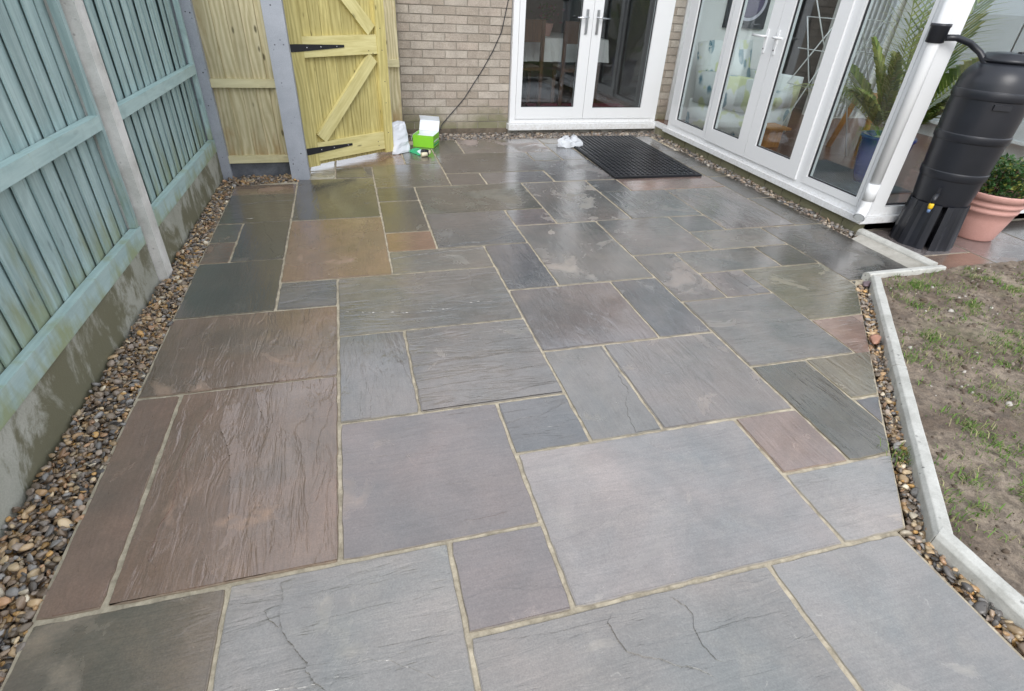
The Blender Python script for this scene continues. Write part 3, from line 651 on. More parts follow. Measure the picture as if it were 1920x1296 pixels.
# crumbs of earth scattered over the bare soil
nc = 7000; cx_ = rng.uniform(1.65, 4.6, nc); cy_ = rng.uniform(-.2, 2.2, nc); ok = np.array([x > soil_edge(y)+.03 and mn.noise((x*3, y*3, 8)) > -.15 for x, y in zip(cx_, cy_)]); cx_, cy_ = cx_[ok], cy_[ok]; nc = len(cx_)
sz = .0036*np.clip(rng.lognormal(0, .65, nc), .4, 4.5)
V = IV[None]*sz[:, None, None]*rng.uniform(.6, 1.2, (nc, 1, 3))*(1+rng.normal(0, .13, (nc, len(IV), 1)))+np.stack([cx_, cy_, [soil_h(x, y)+.001 for x, y in zip(cx_, cy_)]], 1)[:, None, :]
me = np_mesh('soil_crumbs', V.reshape(-1, 3), (IF[None]+(np.arange(nc)*len(IV))[:, None, None]).reshape(-1, 3)); pc_ = np.array([(.10, .075, .055), (.14, .11, .085), (.22, .18, .15), (.45, .42, .38)])
add_cols(me, pc_[rng.choice(4, nc, p=[.45, .3, .2, .05])], len(IV)); tag(obj('soil_crumbs', me, m_vcol('crumbs', .8, 60, .3)), 'dark crumbs of earth and grit over the bare soil', 'soil', kind='stuff')

# ------------------------------------------------------------------ kerb stones
def kerb(a, b, label, ma=0, mb=0):
    a, b = Vector(a), Vector(b); e = (b-a).normalized(); n = Vector((e.y, -e.x)); W = .05
    prof = [(0, -.15), (.001, .032), (.0025, .036), (.011, .0475), (.014, .049), (.043, .0515), (.048, .0495), (.05, .045), (.05, -.15)]
    L = (b-a).length; k = max(2, int(L/.03)); vs = []; N = len(prof)
    for i in range(k+1):
        t = i/k
        for (u, z) in prof:
            sh = (ma*(u/W) if i == 0 else 0)+(mb*(u/W) if i == k else 0)
            q = a+e*(L*t+sh)+n*(u+.0016*mn.noise((L*t*9, u*40, a.x))); vs.append((q.x-a.x, q.y-a.y, z+.0012*mn.noise((L*t*11, u*60, a.y+5))))
    fs = [(i*N+j, (i+1)*N+j, (i+1)*N+j+1, i*N+j+1) for i in range(k) for j in range(N-1)]+[tuple(range(N))[::-1], tuple(range(k*N, k*N+N))]
    me = mesh('kerb', vs, fs); bm = bmesh.new(); bm.from_mesh(me); bmesh.ops.recalc_face_normals(bm, faces=bm.faces); bm.to_mesh(me); bm.free()
    o = obj('kerb_stone', me, 'kerb', None, (a.x, a.y, 0)); return tag(o, label, 'kerb', 'concrete kerb stones edging the patio')
kerb((1.585, -.10), (1.572, .650), 'nearest concrete kerb stone, running off the bottom right corner', 0, .021)
kerb((1.572, .655), (2.206, 1.420), 'diagonal concrete kerb stone beside the nearer bare soil', .021, 0)
kerb((2.209, 1.424), (2.862, 2.212), 'diagonal concrete kerb stone ending at the far corner of the soil', 0, -.03)
kerb((2.850, 2.252), (3.43, 2.252), 'short kerb stone between the soil and the wet paving', 0, 0)
kerb((3.385, 2.262), (3.365, 2.84), 'kerb stone beside the water butt stand')

# ------------------------------------------------------------------ left fence
E_F = Vector((.02738, .99963, 0)); N_F = Vector((.99963, -.02738, 0))
def fx(y, off=0): return -1.103+.0274*(y-1.342)+off
FROT = math.atan2(E_F.x, E_F.y)              # lean of the fence line from the y axis
def fence_panel(y0, y1, label, mid=.755):
    ln = y1-y0; t = thing('fence_panel', label, 'fence', (fx(y0), y0, .21), 'green fence panels'); t.rotation_euler = (0, 0, -FROT)
    def part(name, b, mat, bv=.002):                 # local: x out of the fence, y along, z up from the panel foot
        o = MB().box(*b).build(name, mat, None, bv); o.parent = t; return o
    part('rail', (-.032, .006, 0, ln, .0, .088), 'green_rail', .004)
    part('rail', (-.032, .006, .03, ln-.03, mid-.21, mid-.21+.058), 'green_rail', .004)
    part('rail', (-.032, .006, .03, ln-.03, 1.45, 1.51), 'green_rail', .004)
    for yy in (0, ln-.032): part('side_batten', (-.030, .002, yy, yy+.030, .09, 1.60), 'green', .002)
    part('backing', (-.068, -.063, .0, ln, .0, 1.62), 'green', 0)  # added sheet: stops light showing through the gaps between boards
    n = round(ln/.106); p = ln/n
    for k in range(n):
        wd = .122; th0, th1 = .006, .004
        vs = [(-th0, 0, 0), (0, 0, 0), (0, wd, 0), (-th1, wd, 0), (-th0, 0, 1.62), (0, 0, 1.62), (0, wd, 1.62), (-th1, wd, 1.62)]
        me = mesh('board', vs, [(0, 1, 2, 3), (7, 6, 5, 4), (0, 4, 5, 1), (1, 5, 6, 2), (2, 6, 7, 3), (3, 7, 4, 0)])
        bm = bmesh.new(); bm.from_mesh(me); bmesh.ops.recalc_face_normals(bm, faces=bm.faces); bm.to_mesh(me); bm.free()
        o = obj('board', me, 'green', None, (-.033-random.uniform(0, .002), k*p-.002, -.002+random.uniform(-.004, .004)), (0, random.gauss(0, .0015), R(6.2)+random.gauss(0, .008))); o.parent = t
    return t
def gboard(y0, y1, label):
    o = MB().box(-.05, 0, 0, y1-y0, -.06, .207).build('gravel_board', 'gboard', None, .006, 2, (fx(y0), y0, 0), (0, 0, -FROT)); return tag(o, label, 'gravel board', 'concrete gravel boards under the green fence')
def post(y, label, w=.09, d0=-.10, d1=.042, mat='post', h=1.95):
    o = MB().box(-.035, d1, -w/2, w/2, -.1, h).box(d0, -.0351, -w/2-.04, w/2+.04, -.1, h).build('concrete_post', mat, None, .012, 2, (fx(y), y, 0), (0, 0, -FROT)); return tag(o, label, 'fence post', 'concrete fence posts')  # wider back part added so the gap beside the panel looks dark
fence_panel(3.062, 4.690, 'far green painted fence panel with mossy bottom rail', .748)
fence_panel(1.092, 2.922, 'near green painted fence panel at the left edge', .757)
gboard(3.045, 4.70, 'concrete gravel board under the far green fence panel')
gboard(1.080, 2.935, 'stained concrete gravel board under the near green fence panel')
gboard(-.875, .98, 'gravel board under the green panel nearest the camera')
fence_panel(-.875, .98, 'green fence panel nearest the camera, past the left edge')
post(2.99, 'weathered concrete post between the two green panels')
post(1.03, 'concrete post in front of the near green panel, past the left edge')

# ------------------------------------------------------------------ pale fence by the gate
o = MB().box(-1.075, -.945, 4.705, 4.79, -.1, 1.95).build('concrete_post', 'post2', None, .012, 2); tag(o, 'grey concrete corner post where green and pale fences meet', 'fence post', 'concrete fence posts')
o = MB().box(-.497, -.362, 4.615, 4.73, -.1, 2.0).build('concrete_post', 'post2', None, .014, 2); tag(o, 'wide speckled grey concrete gate post', 'fence post', 'concrete fence posts')
t = thing('fence_panel', 'pale unpainted timber fence panel left of the gate post', 'fence', (-.72, 4.78, .1))
for k in range(5):
    x0 = -.952+k*.094
    o = MB().box(0, .108, 0, .011, .095, 1.82).build('board', 'pale', t, .002, 1, (x0, 4.762+random.uniform(-.001, .001), 0), (0, 0, -R(7)+random.gauss(0, .012)))
for z0, z1 in ((.105, .158), (.648, .704), (1.30, 1.355)): boxo('rail', (-.945, -.497, 4.722, 4.758, z0, z1), 'pale_rail', t, .003)
boxo('side_batten', (-.530, -.499, 4.738, 4.764, .16, 1.8), 'pale', t, .002)
tag(boxo('gravel_board', (-.945, -.497, 4.74, 4.79, -.06, .10), 'gboard2', None, .005, 2), 'dark wet gravel board under the pale timber fence', 'gravel board')

# ------------------------------------------------------------------ gate (swung open)
ga = Vector((-.361, 4.87, 0)); ge = Vector((.839, .544, 0)).normalized(); gang = math.atan2(ge.y, ge.x)
gt = thing('gate', 'braced yellow-green softwood gate with black strap hinges standing ajar', 'gate', (ga.x, ga.y, .03)); gt.rotation_euler = (0, 0, gang)
def gp(name, b, mat, bv=.003, par=None, rot=None, piv=None):
    m = MB(); m.box(*b); me = m.me(name, bv)
    o = obj(name, me, mat); o.parent = par or gt
    if piv: o.location = piv
    if rot: o.rotation_euler = rot
    return o
for k in range(9):                                   # local: x along the gate, -y towards the patio
    u0 = .0+k*.0925-.01; gp('board', (u0, u0+.0895, .0, .018, -.002+random.uniform(0, .004), 1.75), 'gate', .003); gp('tongue', (u0+.089, u0+.093, .011, .015, .0, 1.745), 'gate', 0)
gp('stile', (-.03, .072, -.036, -.001, .0, 1.75), 'gate'); gp('stile', (.746, .838, -.040, -.001, .0, 1.75), 'gate')
for z0, z1 in ((.035, .180), (.805, .945), (1.56, 1.70)): gp('rail', (.055, .745, -.034, -.0015, z0, z1), 'gate_rail')
def brace(u0, z0, u1, z1, wd=.098):
    L = math.hypot(u1-u0, z1-z0); a = math.atan2(z1-z0, u1-u0)
    o = MB().box(0, L, -.032, -.002, -wd/2, wd/2).build('brace', 'gate_rail', None, .003); o.parent = gt; o.location = (u0, 0, z0); o.rotation_euler = (0, -a, 0); return o
brace(.125, .205, .70, .780); brace(.705, .975, .20, 1.53)
def strap(z, L):
    vs = []
    for y in (-.0395, -.0355):
        vs += [(-.045, y, z-.026), (.02, y, z-.026), (L, y, z-.009), (L, y, z+.009), (.02, y, z+.026), (-.045, y, z+.026)]
    me = mesh('hinge', vs, [(0, 1, 2, 3, 4, 5), (11, 10, 9, 8, 7, 6)]+[(k, k+6, (k+1) % 6+6, (k+1) % 6) for k in range(6)])
    bm = bmesh.new(); bm.from_mesh(me); bmesh.ops.recalc_face_normals(bm, faces=bm.faces); bm.to_mesh(me); bm.free()
    o = obj('hinge', me, 'blackmetal'); o.parent = gt
    for u in (.10, .22, .36):
        s = MB().lathe([(0, 0), (.0055, 0), (.004, .003), (0, .0035)], n=8).build('bolt', 'chrome', None); s.parent = o; s.location = (u, -.0398, z); s.rotation_euler = (R(90), 0, 0)
strap(.872, .428); strap(.124, .402)
for (u, z) in ((.79, .2), (.79, .45), (.795, .62), (.79, .86), (.785, 1.02), (.79, 1.25), (.68, .10), (.675, .135), (.66, .86), (.70, .84)):
    s = MB().lathe([(0, 0), (.0045, 0), (.003, .001), (0, .001)], n=8).build('screw', 'blackmetal', None); s.parent = gt; s.location = (u, -.0345 if u < .74 else -.0405, z-.03); s.rotation_euler = (R(90), 0, 0)
t = thing('fence_panel', 'narrow pale timber infill panel between the gate and the brick wall', 'fence', (.45, 6.02, 0))
for k in range(3):
    boxo('board', (.23+k*.098, .23+k*.098+.096, 6.02, 6.036, .02, 1.82), 'pale', t, .003)
boxo('rail', (.40, .522, 5.975, 6.018, .648, .712), 'pale_rail', t, .003); boxo('rail', (.23, .522, 5.975, 6.018, 1.25, 1.31), 'pale_rail', t, .003)

# ------------------------------------------------------------------ house
WY = 6.10
house = thing('brick_house', 'buff brick house wall with white French doors', 'house', (2.0, WY, 0))
bk = MB()
bk.box(.530, 1.672, WY+.004, WY+.25, -.1, 2.70); bk.box(3.442, 3.60, WY+.004, WY+.25, -.1, 2.70); bk.box(1.672, 3.442, WY+.004, WY+.25, 2.12, 2.70)
bk.box(.530, .78, WY+.25, 10.2, -.1, 2.70)
bk.build('wall', 'bmortar', house)
MBR = MB().box(0, .2170, 0, .06, 0, .0650).me('brick', .003)
MBH = MB().box(0, .1035, 0, .06, 0, .0650).me('brick_cut', .003)
P_, CO = .2275, .0752; nb = 0
def brick(x0, x1, z):
    global nb
    full = abs((x1-x0)-.2170) < .002
    if full: me = MBR
    else: me = MB().box(0, x1-x0, 0, .06, 0, .0650).me('brick', .003)
    o = obj('brick', me, 'brick', house, (x0, WY-.0045+random.uniform(-.0015, .002), z), (0, random.gauss(0, .002), random.gauss(0, .003))); nb += 1
for k in range(-1, 18):
    z = .1245+k*CO-.0025; off = .652 if k % 2 else .652-P_/2
    for (a, b) in ((.532, 1.668), (3.447, 3.600)):
        x = off-10*P_
        while x < b:
            x0, x1 = max(x+.005, a), min(x+.005+.2170, b)
            if x1-x0 > .03: brick(x0, x1, z)
            x += P_
# damp plinth course and threshold blocks under the doors
pl = MB().box(.532, 1.668, WY-.012, WY+.003, -.06, .048).build('plinth', m_concrete('damp_brick_course', (.17, .135, .10), (.075, .06, .045), .7, 12), house, .003)
for x0, x1 in ((1.672, 2.50), (2.506, 3.44)): boxo('threshold_block', (x0, x1, WY-.035, WY+.2, -.06, .040), 'cement', house, .004)
up = MB(); up.box(.30, 7.2, WY-.25, WY-.22, 2.56, 2.72)
up.build('fascia', 'upvc', house)
rf = MB(); vsr = [(.25, WY-.30, 2.70), (7.3, WY-.30, 2.70), (7.3, 10.6, 4.3), (.25, 10.6, 4.3)]
rf.bm.faces.new([rf.bm.verts.new(v) for v in vsr]); bmesh.ops.solidify(rf.bm, geom=rf.bm.faces[:], thickness=.05)
rf.build('roof', m_plain('roof_tiles', (.16, .09, .07), .8, .2, 8, .4, 20), house)
# room behind the doors
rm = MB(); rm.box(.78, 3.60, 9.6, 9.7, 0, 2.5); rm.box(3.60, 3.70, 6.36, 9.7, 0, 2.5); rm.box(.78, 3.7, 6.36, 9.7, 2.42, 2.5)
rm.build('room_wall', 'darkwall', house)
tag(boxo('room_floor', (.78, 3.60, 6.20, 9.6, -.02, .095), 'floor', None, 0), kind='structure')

# French doors
fd = thing('french_doors', 'white double French doors set in the brick wall', 'doors', (2.55, 6.05, .04))
FY = 6.045
fr_ = MB(); fr_.box(1.676, 1.735, FY, FY+.07, .105, 2.11); fr_.box(3.378, 3.438, FY, FY+.07, .105, 2.11); fr_.box(1.736, 3.377, FY, FY+.07, 2.05, 2.11); fr_.box(1.736, 3.377, FY, FY+.07, .105, .150)
fr_.build('frame', 'upvc', fd, .004, 2)
boxo('sill', (1.655, 3.458, FY-.055, FY+.05, .044, .103), 'upvc', fd, .004, 2)
def leaf(parent, x0, x1, z0, z1, gx0, gx1, gz0, gz1, y, name='door'):
    o = MB()
    o.box(x0, gx0, y, y+.055, z0, z1); o.box(gx1, x1, y, y+.055, z0, z1); o.box(gx0+.0002, gx1-.0002, y+.0003, y+.055, z0, gz0); o.box(gx0+.0002, gx1-.0002, y+.0003, y+.055, gz1, z1)
    d = o.build(name, 'upvc', parent, .005, 2)
    gk = MB(); gw = .007; yb = y+.018
    gk.box(gx0, gx0+gw, yb, yb+.01, gz0, gz1); gk.box(gx1-gw, gx1, yb, yb+.01, gz0, gz1); gk.box(gx0+gw, gx1-gw, yb, yb+.01, gz0, gz0+gw); gk.box(gx0+gw, gx1-gw, yb, yb+.01, gz1-gw, gz1)
    gk.build('gasket', 'gasket', d)
    MB().box(gx0+.001, gx1-.001, y+.022, y+.027, gz0+.001, gz1-.001).build('pane', 'glass', d)
    return d
d1 = leaf(fd, 1.737, 2.519, .152, 2.048, 1.795, 2.400, .270, 1.95, FY-.012)
d2 = leaf(fd, 2.523, 3.376, .152, 2.048, 2.627, 3.225, .262, 1.95, FY-.012)
for d, x, s in ((d1, 2.452, -1), (d2, 2.572, 1)):
    h = MB(); h.box(x-.014, x+.014, FY-.022, FY-.0125, .975, 1.195); h.tube([(x, FY-.018, 1.125), (x, FY-.058, 1.125), (x+s*.02, FY-.062, 1.125), (x+s*.12, FY-.062, 1.120)], .0085, 10)
    h.build('handle', 'chrome', d, .003)

# dining things seen dimly through the doors
tb = thing('dining_table', 'dining table under a white cloth behind the French doors', 'table', (2.75, 7.7, .095))
boxo('table_top', (2.05, 3.25, 7.3, 8.2, .80, .83), 'darkwood', tb)
cl = MB(); n = 64; ring0 = []
pts = [(2.02+1.26*i/16, 7.27) for i in range(16)]+[(3.28, 7.27+.96*i/16) for i in range(16)]+[(3.28-1.26*i/16, 8.23) for i in range(16)]+[(2.02, 8.23-.96*i/16) for i in range(16)]
for k, z in ((0, .838), (1, .70), (2, .58)):
    ring0.append([cl.bm.verts.new((p[0]+(.03*k*math.sin(i*1.3))*.6, p[1]+.03*k*math.cos(i*1.7)*.6, z)) for i, p in enumerate(pts)])
cl.bm.faces.new(ring0[0])
for a, b in zip(ring0, ring0[1:]):
    for i in range(64): cl.bm.faces.new((a[i], a[(i+1) % 64], b[(i+1) % 64], b[i]))
tag(cl.build('tablecloth', 'cloth'), 'white cloth hanging over the dining table', 'tablecloth')
for x, y in ((2.1, 7.35), (3.2, 7.35), (2.1, 8.15), (3.2, 8.15)): boxo('leg', (x-.03, x+.03, y-.03, y+.03, .095, .80), 'darkwood', tb)
def chair(x, y, rz, label):
    c = thing('dining_chair', label, 'chair', (x, y, .095), 'dining chairs'); c.rotation_euler = (0, 0, rz)
    def P(name, b):
        o = MB().box(*b).build(name, 'darkwood', None, .004); o.parent = c
    P('seat', (-.21, .21, -.21, .21, .42, .455)); P('backrest', (-.19, .19, .17, .195, .72, .95))
    for sx in (-1, 1):
        P('leg', (sx*.19-.02, sx*.19+.02, -.20, -.16, 0, .42)); P('leg', (sx*.19-.02, sx*.19+.02, .165, .205, 0, .95))
chair(2.10, 7.15, R(185), 'wooden dining chair in front of the clothed table'); chair(2.75, 7.05, R(176), 'second wooden dining chair, nearer the door centre')
tag(boxo('rug', (2.2, 3.5, 6.45, 7.2, .0955, .105), m_plain('red_rug', (.16, .02, .035), .9, .2, 20, .3), None, .003), 'dark red rug just inside the French doors', 'rug')
v_ = thing('vase', 'terracotta flower pot on the clothed dining table', 'pot', (2.55, 7.6, .839)); MB().lathe([(0, 0), (.05, 0), (.08, .12), (.085, .14), (.07, .14), (.05, .02), (0, .02)], n=24).build('pot', 'terracotta', v_).location = (2.55, 7.6, .839)
def leaves(name, centers, dirs, size, pal, parent, wratio=.45, mat='leaf'):
    n = len(centers); c = np.array(centers); d = np.array(dirs, float); d /= np.linalg.norm(d, axis=1, keepdims=True)
    up = rng.normal(0, .5, (n, 3))+[0, 0, 1]; s = np.cross(d, up); s /= np.linalg.norm(s, axis=1, keepdims=True)+1e-9; nn = np.cross(s, d)
    L = size*rng.uniform(.6, 1.3, (n, 1)); V = np.stack([c, c+d*L*.5+s*L*wratio*.5+nn*L*.06, c+d*L, c+d*L*.5-s*L*wratio*.5+nn*L*.06], 1)
    b = np.arange(n)[:, None]*4; F = np.concatenate([b+[0, 1, 2], b+[0, 2, 3]])
    me = np_mesh(name, V.reshape(-1, 3), F, False); add_cols(me, np.array(pal)[rng.integers(0, len(pal), n)]*rng.uniform(.7, 1.3, (n, 1)), 4)
    return obj(name, me, mat, parent)
cs = [(2.55+random.gauss(0, .07), 7.6+random.gauss(0, .07), 1.02+random.uniform(-.03, .15)) for _ in range(120)]
leaves('foliage', cs, [(random.gauss(0, 1), random.gauss(0, 1), random.uniform(-.2, 1)) for _ in cs], .06, [(.05, .10, .03), (.20, .05, .08), (.07, .12, .04)], v_)

# cable down the wall
cb = MB().tube([(1.66, WY-.012, 1.42), (1.627, WY-.014, 1.242), (1.567, WY-.015, .967), (1.479, WY-.014, .79), (1.379, WY-.013, .627), (1.182, WY-.014, .347), (.997, WY-.016, .153), (.938, WY-.02, .09), (.90, WY-.04, .02), (.86, WY-.06, .0)], .0042, 8)
tag(cb.build('cable', 'black'), 'thin black cable slanting down the brick wall', 'cable')

# ------------------------------------------------------------------ conservatory
CX, CY0, CY1, FYC = 3.42, 2.89, 5.70, 2.93
co = thing('conservatory', 'white framed conservatory with glazed doors along the patio', 'conservatory', (3.5, 4.3, 0))
# plinth bricks below the sill
for k in range(2):
    y = 2.93-(.11 if k else 0)
    while y < 5.95:
        y0, y1 = max(2.93, y), min(y+.215, 6.09)
        if y1-y0 > .03: MB().box(3.425+random.uniform(-.002, .002), 3.52, y0, y1, -.079+k*.0745, -.079+k*.0745+.065).build('brick', 'brick', co, .003)
        y += .2255
pb = MB(); pb.box(3.432, 3.51, 2.94, 6.095, -.1, .072); pb.box(3.511, 6.5, 2.97, 3.06, -.1, .055); pb.build('plinth', 'bmortar', co)
sil = MB(); sil.box(3.385, 3.50, 2.86, 5.74, .074, .118); sil.box(3.5005, 6.5, 2.86, 2.99, .074, .118)
sil.build('sill', 'upvc', co, .005, 2)
boxo('end_sill', (3.42, 3.53, 5.741, 6.06, .074, .112), 'upvc', co, .004)
fm = MB(); T = .07
fm.box(3.415, 3.485, 5.62, 5.70, .119, 2.06); fm.box(3.415, 3.485, 4.935, 4.965, .119, 2.06); fm.box(3.415, 3.485, 3.535, 3.60, .119, 2.06); fm.box(3.415, 3.545, 2.90, 2.968, .119, 2.06)
fm.box(3.416, 3.484, 2.969, 5.619, .119, .165); fm.box(3.416, 3.484, 2.969, 5.619, 2.0, 2.06)
fm.box(3.55, 6.5, 2.902, 2.967, .119, .175); fm.box(3.55, 6.5, 2.902, 2.967, 2.0, 2.06)
for x in (4.95, 6.43): fm.box(x, x+.07, 2.90, 2.968, .176, 1.999)
fm.build('frame', 'upvc', co, .004, 2)
boxo('corner_post', (3.4155, 3.575, 2.885, 3.0, .119, 2.06), 'upvc', co, .012, 3)
def sleaf(name, y0, y1, z0, z1, gy0, gy1, gz0, gz1, x, handle=None):
    o = MB(); o.box(x, x+.06, y0, gy0, z0, z1); o.box(x, x+.06, gy1, y1, z0, z1); o.box(x+.0003, x+.06, gy0+.0002, gy1-.0002, z0, gz0); o.box(x+.0003, x+.06, gy0+.0002, gy1-.0002, gz1, z1)
    d = o.build(name, 'upvc', co, .005, 2)
    gk = MB(); gw = .009; xb = x+.016
    gk.box(xb, xb+.012, gy0, gy0+gw, gz0, gz1); gk.box(xb, xb+.012, gy1-gw, gy1, gz0, gz1); gk.box(xb, xb+.012, gy0+gw, gy1-gw, gz0, gz0+gw); gk.box(xb, xb+.012, gy0+gw, gy1-gw, gz1-gw, gz1)
    gk.build('gasket', 'gasket', d)
    MB().box(x+.024, x+.029, gy0+.001, gy1-.001, gz0+.001, gz1-.001).build('pane', 'glass', d)
    return d
sleaf('window', 4.966, 5.619, .166, 1.999, 5.005, 5.553, .229, 1.94, 3.410)
dl = sleaf('door', 4.292, 4.934, .166, 1.999, 4.416, 4.852, .286, 1.94, 3.398)
dr_ = sleaf('door', 3.601, 4.288, .166, 1.999, 3.717, 4.172, .289, 1.94, 3.398)
sleaf('window', 2.969, 3.534, .166, 1.999, 2.985, 3.505, .219, 1.94, 3.410)
for d, y, s in ((dl, 4.395, 1), (dr_, 4.262, -1)):
    h = MB(); h.box(3.388, 3.3975, y-.013, y+.013, .99, 1.16); h.tube([(3.395, y, 1.11), (3.350, y, 1.11), (3.345, y+s*.02, 1.11), (3.345, y+s*.125, 1.112)], .009, 10); h.build('handle', 'upvc', d, .003)
    k = MB().lathe([(0, 0), (.006, 0), (.006, .003), (0, .003)], n=10).build('keyhole', 'gasket', d); k.location = (3.3878, y, 1.02); k.rotation_euler = (0, R(-90), 0); k.parent = d; k.matrix_parent_inverse = wm(d).inverted()
# front panes facing the garden
for x0, x1 in ((3.585, 4.945), (5.03, 6.42)):
    MB().box(x0, x1, 2.935, 2.94, .18, 1.995).build('pane', 'glass', co)
    gk = MB(); gk.box(x0-.004, x0+.006, 2.93, 2.945, .176, 1.999); gk.box(x1-.006, x1+.004, 2.93, 2.945, .176, 1.999); gk.box(x0+.006, x1-.006, 2.93, 2.945, .176, .185); gk.build('gasket', 'gasket', co)
# roof: sloping glazed sheets between white bars
rz0, rz1 = 2.10, 2.62
for k in range(6):
    x = 3.45+k*.605; m = MB()
    vs = [(x, 2.85, rz0), (x+.05, 2.85, rz0), (x+.05, 6.09, rz1), (x, 6.09, rz1)]
    vs = vs+[(a, b, c+.05) for a, b, c in vs]
    obj('roof_bar', mesh('roof_bar', vs, [(3, 2, 1, 0), (4, 5, 6, 7), (0, 1, 5, 4), (1, 2, 6, 5), (2, 3, 7, 6), (3, 0, 4, 7)]), 'upvc', co)
    if k < 5:
        vs = [(x+.051, 2.85, rz0+.02), (x+.604, 2.85, rz0+.02), (x+.604, 6.09, rz1+.02), (x+.051, 6.09, rz1+.02)]; vs = vs+[(a, b, c+.006) for a, b, c in vs]
        obj('roof_pane', mesh('roof_pane', vs, [(3, 2, 1, 0), (4, 5, 6, 7), (0, 1, 5, 4), (1, 2, 6, 5), (2, 3, 7, 6), (3, 0, 4, 7)]), 'glass', co)
ev = MB(); ev.box(3.39, 6.55, 2.80, 2.90, 2.062, 2.10); ev.box(3.39, 3.49, 2.901, 6.09, 2.062, 2.10); ev.build('eaves_beam', 'upvc', co, .004)
# side triangle above the doors
vs = [(3.41, 2.9, 2.10), (3.41, 6.09, 2.10), (3.41, 6.09, 2.62), (3.45, 2.9, 2.10), (3.45, 6.09, 2.10), (3.45, 6.09, 2.62)]
obj('gable_panel', mesh('gable', vs, [(0, 1, 2), (5, 4, 3), (0, 2, 5, 3), (1, 4, 5, 2), (0, 3, 4, 1)]), 'upvc', co)
# inside shell
iw = MB(); iw.box(3.605, 4.92, 6.08, 6.34, .0, 2.70); iw.box(5.75, 6.6, 6.08, 6.34, .0, 2.70); iw.box(4.92, 5.75, 6.08, 6.34, 2.0, 2.70)
iw.build('inside_wall', 'whitewall', co)
boxo('far_wall', (6.50, 6.60, 2.86, 6.08, .0, 2.62), 'whitewall', co, 0)
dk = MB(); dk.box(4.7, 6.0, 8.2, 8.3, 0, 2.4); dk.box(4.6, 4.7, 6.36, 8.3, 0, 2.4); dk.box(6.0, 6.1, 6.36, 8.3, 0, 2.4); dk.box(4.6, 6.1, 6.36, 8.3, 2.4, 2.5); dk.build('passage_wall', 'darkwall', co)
dj = MB(); dj.box(4.86, 4.93, 6.05, 6.09, .12, 2.05); dj.box(5.74, 5.81, 6.05, 6.09, .12, 2.05); dj.box(4.931, 5.739, 6.05, 6.09, 1.98, 2.05); dj.build('inner_door_frame', 'upvc', co, .004)
tag(boxo('conservatory_floor', (3.49, 6.5, 2.97, 8.2, -.02, .12), 'floor', None, 0), kind='structure')
# vertical blinds at the far side and in the corner
bt = thing('roller_blind', 'pale grey roller blinds on the far side of the conservatory', 'blind', (6.42, 4.6, .15))
for k in range(2):
    boxo('blind_sheet', (6.405, 6.409, 3.15+k*1.43, 4.56+k*1.43, .30, 2.0), 'blind', bt, 0); boxo('bottom_bar', (6.395, 6.419, 3.15+k*1.43, 4.56+k*1.43, .27, .30), 'upvc', bt)
boxo('headrail', (6.36, 6.44, 3.08, 6.0, 2.0, 2.05), 'upvc', bt)
bt = thing('vertical_blind', 'pale vertical blind gathered beside the inner doorway', 'blind', (6.0, 6.0, .15))
for k in range(7):
    x = 5.86+k*.075; MB().box(-.05, .05, -.0015, .0015, .16, 2.0).build('slat', 'blind', bt, 0, 1, (x, 6.02, 0), (0, 0, R(35)+random.gauss(0, .06)))

# armchair with leaf print
ac = thing('armchair', 'pale armchair with blue leaf print inside the conservatory', 'armchair', (4.12, 5.48, .12)); ac.rotation_euler = (0, 0, R(18))
def A(name, b, bv, rot=None, loc=(0, 0, 0)):
    o = MB().box(*b).build(name, 'print', None, bv, 4); o.parent = ac; o.location = loc
    if rot: o.rotation_euler = rot
    o.data.polygons.foreach_set('use_smooth', [True]*len(o.data.polygons)); return o
A('base', (-.40, .40, -.38, .36, .03, .30), .04); A('seat_cushion', (-.27, .27, -.40, .25, .30, .44), .05)
A('backrest', (-.34, .34, -.08, .10, 0, .56), .08, (R(-10), 0, 0), (0, .26, .30))
A('armrest', (-.43, -.27, -.38, .30, .28, .58), .07); A('armrest', (.27, .43, -.38, .30, .28, .58), .07)
A('cushion', (-.20, .20, -.05, .05, 0, .36), .045, (R(-18), 0, R(6)), (0, .10, .43))
pc = thing('picture', 'square dark picture with a pale ring on the white wall', 'picture', (4.32, 6.07, 1.08))
boxo('canvas', (4.08, 4.60, 6.05, 6.078, 1.08, 1.60), m_plain('dark_canvas', (.05, .05, .055), .7, .2, 4, .2), pc, .003)
to = MB(); n = 40; a_ = [[to.bm.verts.new((4.36+math.cos(2*math.pi*k/n)*r, y, 1.35+math.sin(2*math.pi*k/n)*r)) for k in range(n)] for r, y in ((.17, 6.0485), (.20, 6.0465), (.20, 6.0492))]
for a, b in zip(a_, a_[1:]):
    for k in range(n): to.bm.faces.new((a[k], a[(k+1) % n], b[(k+1) % n], b[k]))
to.build('ring', m_plain('pale_paint', (.45, .44, .50), .6, .1), pc)
dsc = MB(); dsc.bm.faces.new([dsc.bm.verts.new((4.36+math.cos(2*math.pi*k/n)*.165, 6.0480, 1.35+math.sin(2*math.pi*k/n)*.165)) for k in range(n)]); dsc.build('disc', m_plain('violet_paint', (.10, .085, .14), .6, .2, 10), pc)
